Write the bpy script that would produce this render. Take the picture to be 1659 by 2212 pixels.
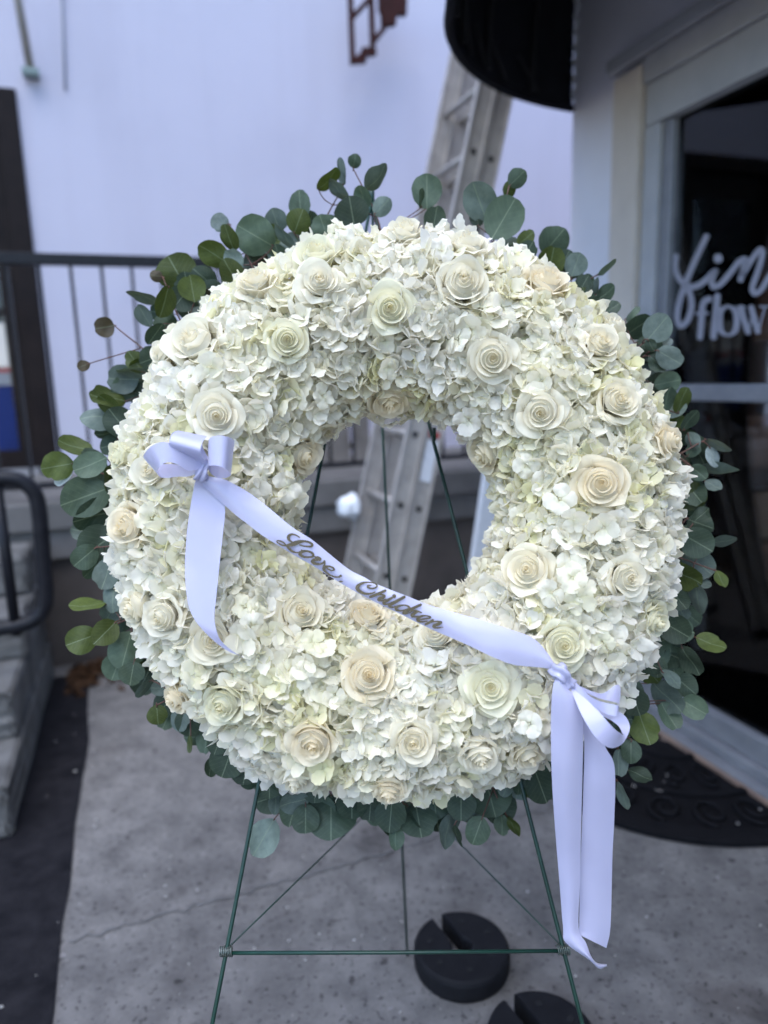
import bpy, bmesh, math, random
import numpy as np
from mathutils import Vector, Matrix

random.seed(7); rng = np.random.default_rng(7)
for o in list(bpy.data.objects): bpy.data.objects.remove(o)
scene = bpy.context.scene; col = scene.collection

# ------------------------------------------------------------------ camera
FPX, CAMH = 1534.0, 1.4                     # focal length in px of a 1659 x 2212 frame, lens height
PITCH, ROLL = math.radians(10.7), math.radians(1.7)
V = lambda *a: np.array(a, float)
cf = V(0, math.cos(PITCH), -math.sin(PITCH)); r0 = V(1, 0, 0); u0 = V(0, math.sin(PITCH), math.cos(PITCH))
cr = math.cos(ROLL)*r0 - math.sin(ROLL)*u0; cu = math.sin(ROLL)*r0 + math.cos(ROLL)*u0
CC = V(0, 0, CAMH)
cam = bpy.data.cameras.new('camera'); camo = bpy.data.objects.new('camera', cam); col.objects.link(camo)
camo.matrix_world = Matrix(((cr[0], cu[0], -cf[0], 0), (cr[1], cu[1], -cf[1], 0), (cr[2], cu[2], -cf[2], CAMH), (0, 0, 0, 1)))
cam.sensor_fit = 'VERTICAL'; cam.sensor_height = 36; cam.lens = FPX/2212*36; cam.clip_start = .05; cam.clip_end = 400
cam.dof.use_dof = True; cam.dof.focus_distance = 1.05; cam.dof.aperture_fstop = 1.75
scene.camera = camo

# ------------------------------------------------------------------ sky, sun, exposure
world = bpy.data.worlds.new('World'); scene.world = world; world.use_nodes = True
wn_ = world.node_tree.nodes; bg = wn_['Background']
sky = wn_.new('ShaderNodeTexSky'); sky.sky_type = 'NISHITA'; sky.sun_disc = False
SUN_EL, SUN_AZ = math.radians(66), math.radians(200)   # azimuth measured clockwise from +Y
sky.sun_elevation = SUN_EL; sky.sun_rotation = SUN_AZ; sky.dust_density = .5; sky.ozone_density = 3.0; sky.air_density = 1.0
world.node_tree.links.new(sky.outputs[0], bg.inputs[0]); bg.inputs[1].default_value = .15
sl = bpy.data.lights.new('sun', 'SUN'); sl.energy = 1.3; sl.angle = math.radians(60); sl.color = (.97, .98, 1)
so = bpy.data.objects.new('sun', sl); col.objects.link(so)
sd = Vector((math.sin(SUN_AZ)*math.cos(SUN_EL), math.cos(SUN_AZ)*math.cos(SUN_EL), math.sin(SUN_EL)))
so.rotation_euler = sd.to_track_quat('Z', 'Y').to_euler(); so.location = (0, -3, 8)
vs = scene.view_settings; vs.view_transform = 'Standard'; vs.look = 'None'; vs.gamma = 1; vs.exposure = 1.34
scene.render.engine = 'CYCLES'; scene.cycles.use_denoising = True; scene.cycles.max_bounces = 5; scene.cycles.diffuse_bounces = 4; scene.cycles.transmission_bounces = 3; scene.cycles.adaptive_threshold = .03
scene.cycles.transparent_max_bounces = 12

# ------------------------------------------------------------------ picture geometry helpers (1659 x 2212 px)
def ray(x, y): return cf + cr*((x-829.5)/FPX) + cu*((1106-y)/FPX)
def at(x, y, d): return CC + ray(x, y)*d
def onplane(x, y, p, n):
    d = ray(x, y); return CC + d*(np.dot(p-CC, n)/np.dot(d, n))
def gnd(x, y, z=0.): return onplane(x, y, V(0, 0, z), V(0, 0, 1))
def nz(v): return v/np.linalg.norm(v)
# street frame: a along the back wall, b into depth
TB = math.radians(19.3); E1 = V(math.cos(TB), math.sin(TB), 0); E2 = V(-math.sin(TB), math.cos(TB), 0); O0 = V(-1.716, 3.358, 0)
def AB(a, b=0., z=0.): return O0 + a*E1 + b*E2 + V(0, 0, z)
def toab(p): q = p-O0; return q@E1, q@E2, q[2]

# ------------------------------------------------------------------ object helpers
def link(name, me, mat=None, parent=None):
    o = bpy.data.objects.new(name, me); col.objects.link(o)
    if mat is not None and me is not None and len(me.materials) == 0: me.materials.append(mat)
    if parent is not None:
        o.parent = parent
        if parent.type == 'EMPTY': o.matrix_parent_inverse = Matrix.Translation(-Vector(parent.location))
    return o
def tag(o, label=None, cat=None, group=None, kind=None):
    for k, v in (('label', label), ('category', cat), ('group', group), ('kind', kind)):
        if v: o[k] = v
    return o
def thing(name, loc, label, cat, group=None):
    o = bpy.data.objects.new(name, None); col.objects.link(o); o.location = Vector(loc); o.empty_display_size = .1
    return tag(o, label, cat, group)
class MB:
    def __init__(s): s.v = []; s.f = []
    def add(s, vs_, fs):
        n = len(s.v); s.v += [tuple(map(float, p)) for p in vs_]; s.f += [tuple(i+n for i in f) for f in fs]; return s
    def hexa(s, p):      # 8 corners, bottom ring then top ring
        return s.add(p, [(0, 3, 2, 1), (4, 5, 6, 7), (0, 1, 5, 4), (1, 2, 6, 5), (2, 3, 7, 6), (3, 0, 4, 7)])
    def box(s, a0, a1, b0, b1, z0, z1):
        return s.hexa([AB(a0, b0, z0), AB(a1, b0, z0), AB(a1, b1, z0), AB(a0, b1, z0), AB(a0, b0, z1), AB(a1, b0, z1), AB(a1, b1, z1), AB(a0, b1, z1)])
    def obox(s, c, ax, ay, az):   # oriented box: centre and half vectors
        P = []
        for z in (-1, 1):
            for x, y in ((-1, -1), (1, -1), (1, 1), (-1, 1)): P.append(c + x*ax + y*ay + z*az)
        return s.hexa(P)
    def prism(s, poly, d):        # planar polygon extruded by vector d
        n = len(poly); vs_ = list(poly) + [p+d for p in poly]
        return s.add(vs_, [tuple(range(n))[::-1], tuple(range(n, 2*n))] + [(i, (i+1) % n, n+(i+1) % n, n+i) for i in range(n)])
    def tube(s, path, r, seg=8, closed=False):
        path = [np.asarray(p, float) for p in path]; n = len(path); rad = r if hasattr(r, '__len__') else [r]*n
        vs_, fs = [], []; up = None
        for i, p in enumerate(path):
            t = nz(path[min(i+1, n-1)] - path[max(i-1, 0)]) if not closed else nz(path[(i+1) % n]-path[i-1])
            if up is None: up = V(0, 0, 1) if abs(t[2]) < .9 else V(1, 0, 0)
            x = nz(np.cross(t, up)); y = np.cross(x, t); up = y
            for k in range(seg):
                a = 2*math.pi*k/seg; vs_.append(p + rad[i]*(math.cos(a)*x + math.sin(a)*y))
        m = n if closed else n-1
        for i in range(m):
            j = (i+1) % n
            for k in range(seg): fs.append((i*seg+k, i*seg+(k+1) % seg, j*seg+(k+1) % seg, j*seg+k))
        if not closed: fs += [tuple(range(seg))[::-1], tuple(range((n-1)*seg, n*seg))]
        return s.add(vs_, fs)
    def knot(s, path, rad, lobes=5, seg=30, depth=.3):
        path = [np.asarray(p, float) for p in path]; n = len(path); vs_ = []; fs = []
        for i, p in enumerate(path):
            t = nz(path[min(i+1, n-1)]-path[max(i-1, 0)]); x = nz(np.cross(t, V(.2, .9, .3))); y = np.cross(x, t)
            for k in range(seg):
                a = 2*math.pi*k/seg; rr = rad[i]*(1+depth*math.cos(lobes*a+i*.35)+.12*math.cos(3*a+2-i*.2)); vs_.append(p+rr*(math.cos(a)*x+math.sin(a)*y))
        for i in range(n-1):
            for k in range(seg): fs.append((i*seg+k, i*seg+(k+1) % seg, (i+1)*seg+(k+1) % seg, (i+1)*seg+k))
        return s.add(vs_, fs+[tuple(range(seg))[::-1], tuple(range((n-1)*seg, n*seg))])
    def mesh(s, name, smooth=False, bevel=0., seg=2):
        me = bpy.data.meshes.new(name); me.from_pydata(s.v, [], s.f)
        bm = bmesh.new(); bm.from_mesh(me); bmesh.ops.recalc_face_normals(bm, faces=bm.faces)
        if bevel: bmesh.ops.bevel(bm, geom=list(bm.edges), offset=bevel, segments=seg, affect='EDGES', profile=.6)
        bm.to_mesh(me); bm.free()
        if smooth: me.polygons.foreach_set('use_smooth', [True]*len(me.polygons))
        return me
    def build(s, name, mat, parent=None, smooth=False, bevel=0.): return link(name, s.mesh(name, smooth, bevel), mat, parent)
def crom(pts, n):
    """Catmull-Rom through rows of numbers, n samples per span"""
    P = np.array(pts, float); out = []
    for i in range(len(P)-1):
        p0 = P[i-1] if i else 2*P[0]-P[1]; p1, p2 = P[i], P[i+1]; p3 = P[i+2] if i+2 < len(P) else 2*P[-1]-P[-2]
        for k in range(n):
            t = k/n; out.append(.5*((2*p1)+(-p0+p2)*t+(2*p0-5*p1+4*p2-p3)*t*t+(-p0+3*p1-3*p2+p3)*t**3))
    out.append(P[-1]); return np.array(out)

# ------------------------------------------------------------------ materials
def newmat(name):
    m = bpy.data.materials.new(name); m.use_nodes = True; return m, m.node_tree.nodes, m.node_tree.links, m.node_tree.nodes['Principled BSDF']
def rampnode(N, L, src, stops):
    r = N.new('ShaderNodeValToRGB'); e = r.color_ramp.elements
    while len(e) < len(stops): e.new(.5)
    for q, (p, c) in zip(e, stops): q.position = p; q.color = (*c, 1)
    L.new(src, r.inputs[0]); return r.outputs[0]
def noise(N, L, scale, detail=4, rough=.55, coord='Object', dist=0.):
    tc = N.new('ShaderNodeTexCoord'); n = N.new('ShaderNodeTexNoise'); n.inputs['Scale'].default_value = scale
    n.inputs['Detail'].default_value = detail; n.inputs['Roughness'].default_value = rough; n.inputs['Distortion'].default_value = dist
    L.new(tc.outputs[coord], n.inputs['Vector']); return n.outputs['Fac']
def mixc(N, L, fac, a, b, mode='MIX'):
    m = N.new('ShaderNodeMix'); m.data_type = 'RGBA'; m.blend_type = mode
    for s, v in ((m.inputs[0], fac), (m.inputs[6], a), (m.inputs[7], b)):
        if isinstance(v, (int, float)): s.default_value = v
        elif isinstance(v, tuple): s.default_value = (*v, 1)
        else: L.new(v, s)
    return m.outputs[2]
def bump(N, L, bs, h, strength, dist=.005):
    b = N.new('ShaderNodeBump'); b.inputs['Strength'].default_value = strength; b.inputs['Distance'].default_value = dist
    L.new(h, b.inputs['Height']); L.new(b.outputs[0], bs.inputs['Normal'])
def simple(name, c1, c2=None, rough=.6, scale=8, metal=0., bmp=0., spec=.5, bscale=None, bdist=.005):
    m, N, L, bs = newmat(name); c2 = c2 or tuple(x*.8 for x in c1)
    f = noise(N, L, scale, 6, .6); L.new(rampnode(N, L, f, [(.3, c2), (.7, c1)]), bs.inputs['Base Color'])
    bs.inputs['Roughness'].default_value = rough; bs.inputs['Metallic'].default_value = metal; bs.inputs['Specular IOR Level'].default_value = spec
    if bmp: bump(N, L, bs, noise(N, L, bscale or scale*6, 5, .65), bmp, bdist)
    return m
def concrete():
    m, N, L, bs = newmat('concrete_ground')
    big = rampnode(N, L, noise(N, L, 1.1, 5, .6), [(.3, (.125, .119, .118)), (.7, (.20, .188, .180))])
    mid = rampnode(N, L, noise(N, L, 9, 6, .7), [(.33, (.62, .62, .63)), (.62, (1.05, 1.05, 1.05))])
    c = mixc(N, L, 1., big, mid, 'MULTIPLY')
    sp = rampnode(N, L, noise(N, L, 60, 3, .6), [(.34, (.45, .45, .45)), (.42, (1, 1, 1)), (.66, (1, 1, 1)), (.74, (1.5, 1.5, 1.45))])
    c = mixc(N, L, .95, c, sp, 'MULTIPLY')
    st = rampnode(N, L, noise(N, L, 2.7, 4, .6, dist=.6), [(.3, (.62, .6, .6)), (.42, (1, 1, 1))])
    c = mixc(N, L, 1., c, st, 'MULTIPLY')
    ch = rampnode(N, L, noise(N, L, 21, 2, .5), [(.69, (1, 1, 1)), (.735, (.35, .34, .35))])
    c = mixc(N, L, .85, c, ch, 'MULTIPLY')
    lt = rampnode(N, L, noise(N, L, 34, 2, .5, dist=.3), [(.70, (1, 1, 1)), (.76, (1.55, 1.55, 1.6))])
    c = mixc(N, L, .8, c, lt, 'MULTIPLY')
    L.new(c, bs.inputs['Base Color']); bs.inputs['Roughness'].default_value = .9; bs.inputs['Specular IOR Level'].default_value = .15
    bump(N, L, bs, noise(N, L, 70, 5, .7), .5, .004); return m
M = {}
M['concrete'] = concrete()
M['asphalt'] = simple('asphalt', (.02, .019, .022), (.008, .008, .010), .8, 14, bmp=.6, bscale=120, spec=0.06)
def stucco():
    m, N, L, bs = newmat('white_stucco')
    c = rampnode(N, L, noise(N, L, .8, 6, .62), [(.28, (.475, .457, .54)), (.5, (.515, .495, .58)), (.72, (.535, .512, .60))])
    tc = N.new('ShaderNodeTexCoord'); mp = N.new('ShaderNodeMapping'); mp.inputs['Scale'].default_value = (3.5, 3.5, .25); n = N.new('ShaderNodeTexNoise'); n.inputs['Scale'].default_value = 1.6; n.inputs['Detail'].default_value = 5
    L.new(tc.outputs['Object'], mp.inputs[0]); L.new(mp.outputs[0], n.inputs['Vector'])
    c = mixc(N, L, .22, c, rampnode(N, L, n.outputs['Fac'], [(.36, (.86, .85, .86)), (.5, (1, 1, 1))]), 'MULTIPLY')
    L.new(c, bs.inputs['Base Color']); bs.inputs['Roughness'].default_value = .85
    bump(N, L, bs, noise(N, L, 45, 6, .7), .35, .006); return m
M['stucco'] = stucco()
M['stucco2'] = simple('shop_stucco', (.74, .725, .79), (.66, .645, .70), .85, 2.0, bmp=.25, bscale=50)
M['trim'] = simple('painted_trim', (.42, .42, .435), (.34, .34, .355), .5, 6, bmp=.1)
M['cream_trim'] = simple('cream_trim', (.60, .53, .46), (.5, .44, .385), .6, 5, bmp=.1)
M['alu_frame'] = simple('pale_aluminium', (.27, .275, .295), (.2, .205, .225), .42, 12, metal=.35)
M['landing'] = simple('landing_concrete', (.17, .16, .155), (.11, .105, .10), .85, 4, bmp=.4, spec=0.15)
M['plinth'] = simple('plinth_concrete', (.12, .10, .09), (.07, .06, .055), .9, 3, bmp=.5, spec=0.1)
M['stone'] = simple('step_stone', (.17, .165, .16), (.075, .072, .07), .85, 6, bmp=.8, bscale=25, bdist=.015, spec=0.12)
M['black_metal'] = simple('black_paint_metal', (.018, .018, .022), (.010, .010, .013), .35, 20, spec=0.18)
M['brown_door'] = simple('brown_door_frame', (.02, .014, .013), (.011, .008, .008), .45, 9, spec=0.1)
M['alu'] = simple('ladder_aluminium', (.48, .445, .415), (.34, .315, .295), .5, 15, metal=.45)
M['black_rubber'] = simple('black_rubber', (.011, .011, .013), (.007, .007, .009), .65, 30, bmp=.3, spec=0.15)
M['mat_rubber'] = simple('mat_rubber', (.009, .0085, .010), (.005, .005, .006), .7, 25, bmp=.3, spec=0.08)
M['awning'] = simple('awning_fabric', (.014, .014, .018), (.009, .009, .012), .7, 10, bmp=.2, bscale=300, spec=0.1)
M['awning_bar'] = simple('awning_bar', (.026, .025, .027), (.018, .018, .018), .55, 10, spec=0.1)
M['rust'] = simple('rusty_iron', (.06, .02, .017), (.028, .013, .012), .75, 12, bmp=.5, spec=0.1)
M['green_wire'] = simple('green_easel_wire', (.006, .04, .026), (.004, .024, .016), .38, 40)
M['conduit'] = simple('beige_conduit', (.46, .42, .37), (.36, .33, .3), .5, 10)
M['bracket'] = simple('grey_green_bracket', (.22, .28, .26), (.15, .2, .19), .6, 10)
M['cable'] = simple('grey_cable', (.3, .31, .36), (.25, .26, .3), .7, 10)
M['litter'] = simple('dead_leaves', (.09, .045, .022), (.03, .018, .012), .8, 30, spec=0.1)
M['pebble'] = simple('pebble', (.42, .4, .38), (.2, .19, .18), .8, 40)
M['panel_wood'] = simple('weathered_board', (.24, .215, .195), (.12, .105, .095), .8, 6, bmp=.3)
M['bag'] = simple('white_plastic', (.72, .74, .78), (.6, .63, .68), .4, 15)
M['teal'] = simple('green_plastic', (.05, .16, .14), (.03, .09, .08), .45, 12)
M['red'] = simple('red_sticker', (.4, .05, .05), (.3, .04, .04), .5, 10)
M['sticker'] = simple('pale_sticker', (.66, .68, .72), (.55, .57, .62), .5, 60)
M['shop_floor'] = simple('shop_floor', (.42, .2, .12), (.26, .12, .075), .5, 6)
M['shop_wall'] = simple('shop_wall', (.24, .15, .12), (.15, .095, .08), .8, 3, spec=0.1)
M['wood'] = simple('brown_wood', (.40, .21, .125), (.24, .125, .075), .55, 5)
M['kraft'] = simple('kraft_card', (.42, .29, .19), (.32, .21, .14), .8, 8)
M['blue'] = simple('blue_panel', (.010, .024, .13), (.007, .017, .09), .4, 6, spec=0.2)
M['cream_panel'] = simple('cream_panel', (.72, .66, .58), (.6, .55, .5), .5, 3)
M['letter_white'] = simple('white_vinyl', (.33, .32, .37), (.28, .275, .32), .5, 30)
M['stem'] = simple('eucalyptus_stem', (.13, .05, .035), (.09, .045, .03), .6, 60)
M['foam'] = simple('pale_green_foam', (.72, .72, .52), (.55, .58, .36), .9, 40)
M['hole'] = simple('hollow_black', (.006, .006, .007), (.004, .004, .005), .9, 10)
def glassmat(name, tint, base=.04, rough=.02):
    m, N, L, bs = newmat(name); out = N['Material Output']; N.remove(bs)
    fr = N.new('ShaderNodeFresnel'); fr.inputs[0].default_value = 1.45
    tr = N.new('ShaderNodeBsdfTransparent'); tr.inputs[0].default_value = (*tint, 1)
    gl = N.new('ShaderNodeBsdfGlossy'); gl.inputs['Roughness'].default_value = rough
    mx = N.new('ShaderNodeMixShader'); L.new(fr.outputs[0], mx.inputs[0]); L.new(tr.outputs[0], mx.inputs[1]); L.new(gl.outputs[0], mx.inputs[2])
    L.new(mx.outputs[0], out.inputs[0]); return m
M['glass'] = glassmat('shop_glass', (.8, .82, .85))
def petalmat(name, build):
    m, N, L, bs = newmat(name); out = N['Material Output']; N.remove(bs)
    c = build(N, L); df = N.new('ShaderNodeBsdfDiffuse'); L.new(c, df.inputs[0])
    tl = N.new('ShaderNodeBsdfTranslucent'); L.new(c, tl.inputs[0])
    mx = N.new('ShaderNodeMixShader'); mx.inputs[0].default_value = .45
    L.new(df.outputs[0], mx.inputs[1]); L.new(tl.outputs[0], mx.inputs[2]); L.new(mx.outputs[0], out.inputs[0]); return m
def attr(N, name):
    a = N.new('ShaderNodeAttribute'); a.attribute_name = name; return a.outputs['Fac']
def objrand(N): return N.new('ShaderNodeObjectInfo').outputs['Random']
def mathn(N, L, op, a, b):
    m = N.new('ShaderNodeMath'); m.operation = op
    for s, v in ((m.inputs[0], a), (m.inputs[1], b)):
        if isinstance(v, (int, float)): s.default_value = v
        else: L.new(v, s)
    return m.outputs[0]
def rose_col(N, L):
    t = attr(N, 'tint')
    c = rampnode(N, L, t, [(0, (.96, .905, .75)), (.4, (.96, .90, .73)), (.75, (.96, .87, .66)), (1, (.95, .79, .52))])
    g = rampnode(N, L, attr(N, 'base'), [(0, (1, 1, 1)), (.45, (1, 1, 1)), (1, (.96, .985, .84))])
    c = mixc(N, L, 1., c, g, 'MULTIPLY')
    o = N.new('ShaderNodeObjectInfo')
    return mixc(N, L, 1., c, o.outputs['Color'], 'MULTIPLY')
def hyd_col(N, L):
    r = mathn(N, L, 'ADD', attr(N, 'rnd'), mathn(N, L, 'MULTIPLY', mathn(N, L, 'SUBTRACT', objrand(N), .5), .5))
    c = rampnode(N, L, r, [(.0, (.96, .915, .81)), (.45, (.96, .91, .75)), (.75, (.95, .90, .67)), (1., (.91, .87, .55))])
    return mixc(N, L, mathn(N, L, 'MULTIPLY', attr(N, 'core'), .5), c, (.76, .78, .48))
M['rose'] = petalmat('rose_petal', rose_col)
M['hyd'] = petalmat('hydrangea_petal', hyd_col)
def leafmat():
    m, N, L, bs = newmat('eucalyptus_leaf'); out = N['Material Output']
    o = N.new('ShaderNodeObjectInfo'); n = noise(N, L, 2.2, 5, .6)
    c = mixc(N, L, 1., o.outputs['Color'], rampnode(N, L, n, [(.3, (.72, .74, .74)), (.7, (1.12, 1.1, 1.08))]), 'MULTIPLY')
    tc = N.new('ShaderNodeTexCoord'); sx = N.new('ShaderNodeSeparateXYZ'); L.new(tc.outputs['Object'], sx.inputs[0])
    ax = mathn(N, L, 'ABSOLUTE', sx.outputs[0], 0.)
    vein = rampnode(N, L, ax, [(0, (1, 1, 1)), (.018, (.8, .8, .8)), (.04, (0, 0, 0))])
    # side veins
    w = mathn(N, L, 'SINE', mathn(N, L, 'MULTIPLY', mathn(N, L, 'SUBTRACT', sx.outputs[1], mathn(N, L, 'MULTIPLY', ax, .8)), 22.), 0.)
    sv = rampnode(N, L, w, [(.93, (0, 0, 0)), (1., (.22, .22, .22))])
    vv = N.new('ShaderNodeMix'); vv.data_type = 'RGBA'; vv.blend_type = 'ADD'; vv.inputs[0].default_value = 1; L.new(vein, vv.inputs[6]); L.new(sv, vv.inputs[7])
    c = mixc(N, L, mathn(N, L, 'MULTIPLY', vv.outputs[2], .45), c, (.30, .36, .24))
    sp = rampnode(N, L, noise(N, L, 14, 3, .6), [(.64, (1, 1, 1)), (.72, (.6, .55, .45))])
    c = mixc(N, L, .6, c, sp, 'MULTIPLY')
    L.new(c, bs.inputs['Base Color']); bs.inputs['Roughness'].default_value = .55; bs.inputs['Specular IOR Level'].default_value = .35
    tl = N.new('ShaderNodeBsdfTranslucent'); L.new(mixc(N, L, 1., c, (1., 1.1, .5), 'MULTIPLY'), tl.inputs[0])
    mx = N.new('ShaderNodeMixShader'); mx.inputs[0].default_value = .15
    L.new(bs.outputs[0], mx.inputs[1]); L.new(tl.outputs[0], mx.inputs[2]); L.new(mx.outputs[0], out.inputs[0]); return m
M['leaf'] = leafmat()
def satin():
    m, N, L, bs = newmat('white_satin'); out = N['Material Output']
    f = noise(N, L, 5, 3, .5); L.new(rampnode(N, L, f, [(.3, (.50, .485, .655)), (.7, (.55, .535, .70))]), bs.inputs['Base Color'])
    bs.inputs['Roughness'].default_value = .3; bs.inputs['Specular IOR Level'].default_value = .75; bs.inputs['Anisotropic'].default_value = .5
    bs.inputs['Sheen Weight'].default_value = .25; bs.inputs['Sheen Roughness'].default_value = .4
    bump(N, L, bs, noise(N, L, 16, 2, .5), .18, .01)
    tl = N.new('ShaderNodeBsdfTranslucent'); tl.inputs[0].default_value = (.62, .61, .85, 1)
    mx = N.new('ShaderNodeMixShader'); mx.inputs[0].default_value = .2
    L.new(bs.outputs[0], mx.inputs[1]); L.new(tl.outputs[0], mx.inputs[2]); L.new(mx.outputs[0], out.inputs[0]); return m
M['satin'] = satin()
def glitter():
    m, N, L, bs = newmat('gold_glitter'); tc = N.new('ShaderNodeTexCoord'); v = N.new('ShaderNodeTexVoronoi'); v.inputs['Scale'].default_value = 1800
    L.new(tc.outputs['Object'], v.inputs['Vector'])
    L.new(rampnode(N, L, v.outputs['Color'], [(.2, (.04, .030, .013)), (.5, (.085, .064, .028)), (.8, (.16, .122, .06))]), bs.inputs['Base Color'])
    bs.inputs['Metallic'].default_value = .1; bs.inputs['Roughness'].default_value = .5; return m
M['gold'] = glitter()

# ================================================================== SETTING
g = MB(); S = 60
g.add([(-S, -S, 0), (S, -S, 0), (S, S, 0), (-S, S, 0)], [(0, 1, 2, 3)])
tag(g.build('ground', M['concrete']), kind='structure')
p = MB()   # worn dark asphalt strip between the steps and the slab
n = 60; L_, R_ = [], []
for i in range(n+1):
    b = -9 + 8.9*i/n
    L_.append(AB(-.6, b, .004)); R_.append(AB(.225+.003*math.sin(b*4)+.003*rng.normal()+(.0 if b < -1.15 else .012*math.sin((b+1.15)*6)), b, .004))
p.add(L_+R_, [(i, n+1+i, n+2+i, i+1) for i in range(n)])
tag(p.build('asphalt_strip', M['asphalt']), kind='structure')
# control joints in the slab: shallow dark grooves with crumbled lips
j = MB()
def joint(a0, b0, a1, b1, w, steps=60):
    LL, RR = [], []
    d = nz(V(a1-a0, b1-b0)); nn = V(-d[1], d[0])
    for i in range(steps+1):
        t = i/steps; c = V(a0, b0)*(1-t)+V(a1, b1)*t + nn*.006*rng.normal()
        ww = w*(.6+.8*rng.random())
        LL.append(AB(*(c+nn*ww), .0035)); RR.append(AB(*(c-nn*ww), .0035))
    j.add(LL+RR, [(i, steps+1+i, steps+2+i, i+1) for i in range(steps)])
joint(.24, -1.955, 2.35, -1.90, .0045, 140)
M['joint'] = simple('joint_dirt', (.14, .135, .135), (.085, .082, .082), .9, 18)
tag(j.build('pavement_joint', M['joint']), kind='structure')

# ---- white building behind the landing
WB = 1.25
wb = thing('white_building', AB(1, WB), 'white stucco building wall standing behind the concrete landing', 'building')
q = MB(); q.box(.05, 9, WB, WB+.3, 0, 7); q.box(-4.5, -1.02, WB+.001, WB+.3, 0, 7); q.box(-1.02, .05, WB+.001, WB+.3, 3.12, 7)
q.build('wall', M['stucco'], wb)
dr = MB(); dr.box(-.06, .05, WB-.02, WB+.16, .86, 3.12); dr.box(-1.02, -.91, WB-.02, WB+.16, .86, 3.12); dr.box(-.91, -.06, WB-.02, WB+.16, 3.0, 3.12)
door = dr.build('door', M['brown_door'], wb, bevel=.006); door['label'] = 'dark brown framed glass door on the landing'
MB().box(-.16, -.06, WB+.03, WB+.09, .90, 3.0).build('stile', M['brown_door'], door)
MB().box(-.91, -.81, WB+.03, WB+.09, .90, 3.0).build('stile', M['brown_door'], door)
MB().box(-.81, -.16, WB+.03, WB+.09, .90, 1.02).build('bottom_rail', M['brown_door'], door)
MB().box(-.81, -.16, WB+.03, WB+.09, 2.80, 3.0).build('top_rail', M['brown_door'], door)
MB().box(-.81, -.16, WB+.055, WB+.063, 1.02, 2.80).build('pane', M['glass'], door)
MB().box(-.81, -.17, WB+.043, WB+.053, 1.02, 1.42).build('blue_reflection', M['blue'], door)  # blue sheet and stripes above it: street reflection in the pane, as flat colour
MB().box(-.81, -.17, WB+.042, WB+.053, 1.425, 1.50).build('grey_stripe', M['alu_frame'], door)
MB().box(-.81, -.17, WB+.041, WB+.053, 1.505, 1.525).build('red_stripe', M['red'], door)
MB().box(-.78, -.17, WB+.044, WB+.053, 1.535, 1.80).build('cream_reflection', M['cream_panel'], door)  # pale patch of the street's reflection, put in as a cream sheet
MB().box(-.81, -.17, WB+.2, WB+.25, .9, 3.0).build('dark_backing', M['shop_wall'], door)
# conduit, bracket and cable on the wall
c0 = onplane(66, 150, AB(0, WB-.05), E2); c1 = onplane(28, -60, AB(0, WB-.25), E2)
cd = thing('wall_conduit', c0, 'beige pipe running down the white wall to a small bracket', 'pipe')
MB().tube([c1+(c1-c0)*.6, c1, c0], .024, 10).build('pipe', M['conduit'], cd, smooth=True)
MB().obox(c0+V(0, 0, -.02), E1*.045, E2*.04, V(0, 0, .02)).build('bracket', M['bracket'], cd, bevel=.006)
c2 = onplane(133, -40, AB(0, WB-.012), E2); c3 = onplane(141, 195, AB(0, WB-.012), E2)
tag(MB().tube([c2+(c2-c3)*.5, c2, (c2+c3)/2, c3], .006, 6).build('wall_cable', M['cable'], smooth=True), 'thin grey cable hanging straight down the white wall above the door', 'cable')

# ---- landing in front of it
ld = thing('concrete_landing', AB(1.5, 0), 'low raised concrete landing running along the white building', 'landing')
MB().box(-4.5, 3.6, -.03, WB, .72, .86).build('slab', M['landing'], ld, bevel=.012)
MB().box(-4.5, 3.6, -.0, WB, .57, .718).build('ledge', M['landing'], ld, bevel=.01)
MB().box(-4.5, 3.6, .05, WB, 0, .569).build('plinth', M['plinth'], ld)
# ---- iron railing on the landing
rl = thing('iron_railing', AB(.5, .04, .86), 'black iron railing with thin vertical bars along the landing edge', 'railing')
MB().obox(AB(.75, .04, 1.985), E1*1.75, E2*.026, V(0, 0, .026)).build('top_rail', M['black_metal'], rl, bevel=.005)
MB().obox(AB(.75, .04, .935), E1*1.75, E2*.016, V(0, 0, .014)).build('bottom_rail', M['black_metal'], rl, bevel=.004)
bal = MB().obox(AB(0, .04, 1.46), E1*.0075, E2*.0075, V(0, 0, .51)).mesh('baluster')
for k in range(-6, 19):
    a = .309+.1355*k
    if a > 2.45: break
    o = link('baluster', bal, M['black_metal'], rl); o.matrix_basis = Matrix.Translation(Vector(E1*a))
for a in (-.98, 2.48): MB().obox(AB(a, .04, 1.43), E1*.022, E2*.022, V(0, 0, .57)).build('post', M['black_metal'], rl)

# ---- stone steps on the left, with a handrail loop
ss = thing('stone_steps', AB(-.5, -.7), 'worn grey stone steps climbing to the landing at the left edge', 'steps')
for k in range(4):
    st = MB().box(-1.9, .04-.012*(k % 2), -1.42+.345*k, -.035, .17*k+.002*(k > 0), .17*(k+1)+.004)
    me = st.mesh('step', bevel=.022); bm = bmesh.new(); bm.from_mesh(me)
    bmesh.ops.subdivide_edges(bm, edges=list(bm.edges), cuts=5, use_grid_fill=True)
    for v in bm.verts: v.co += Vector(rng.normal(size=3)*.0028)
    bm.to_mesh(me); bm.free(); link('step', me, M['stone'], ss)
hp = [(-60, 1033), (-20, 1034), (20, 1034), (50, 1042), (74, 1064), (84, 1100), (89, 1150), (95, 1230), (99, 1285), (93, 1318), (74, 1338), (45, 1349), (0, 1358), (-60, 1362)]
pth = crom([onplane(x, y, AB(0, -.9), E2) for x, y in hp], 4)
hr = thing('handrail_loop', AB(-.1, -.9, .68), 'thick black tubular handrail loop beside the stone steps', 'handrail')
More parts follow.
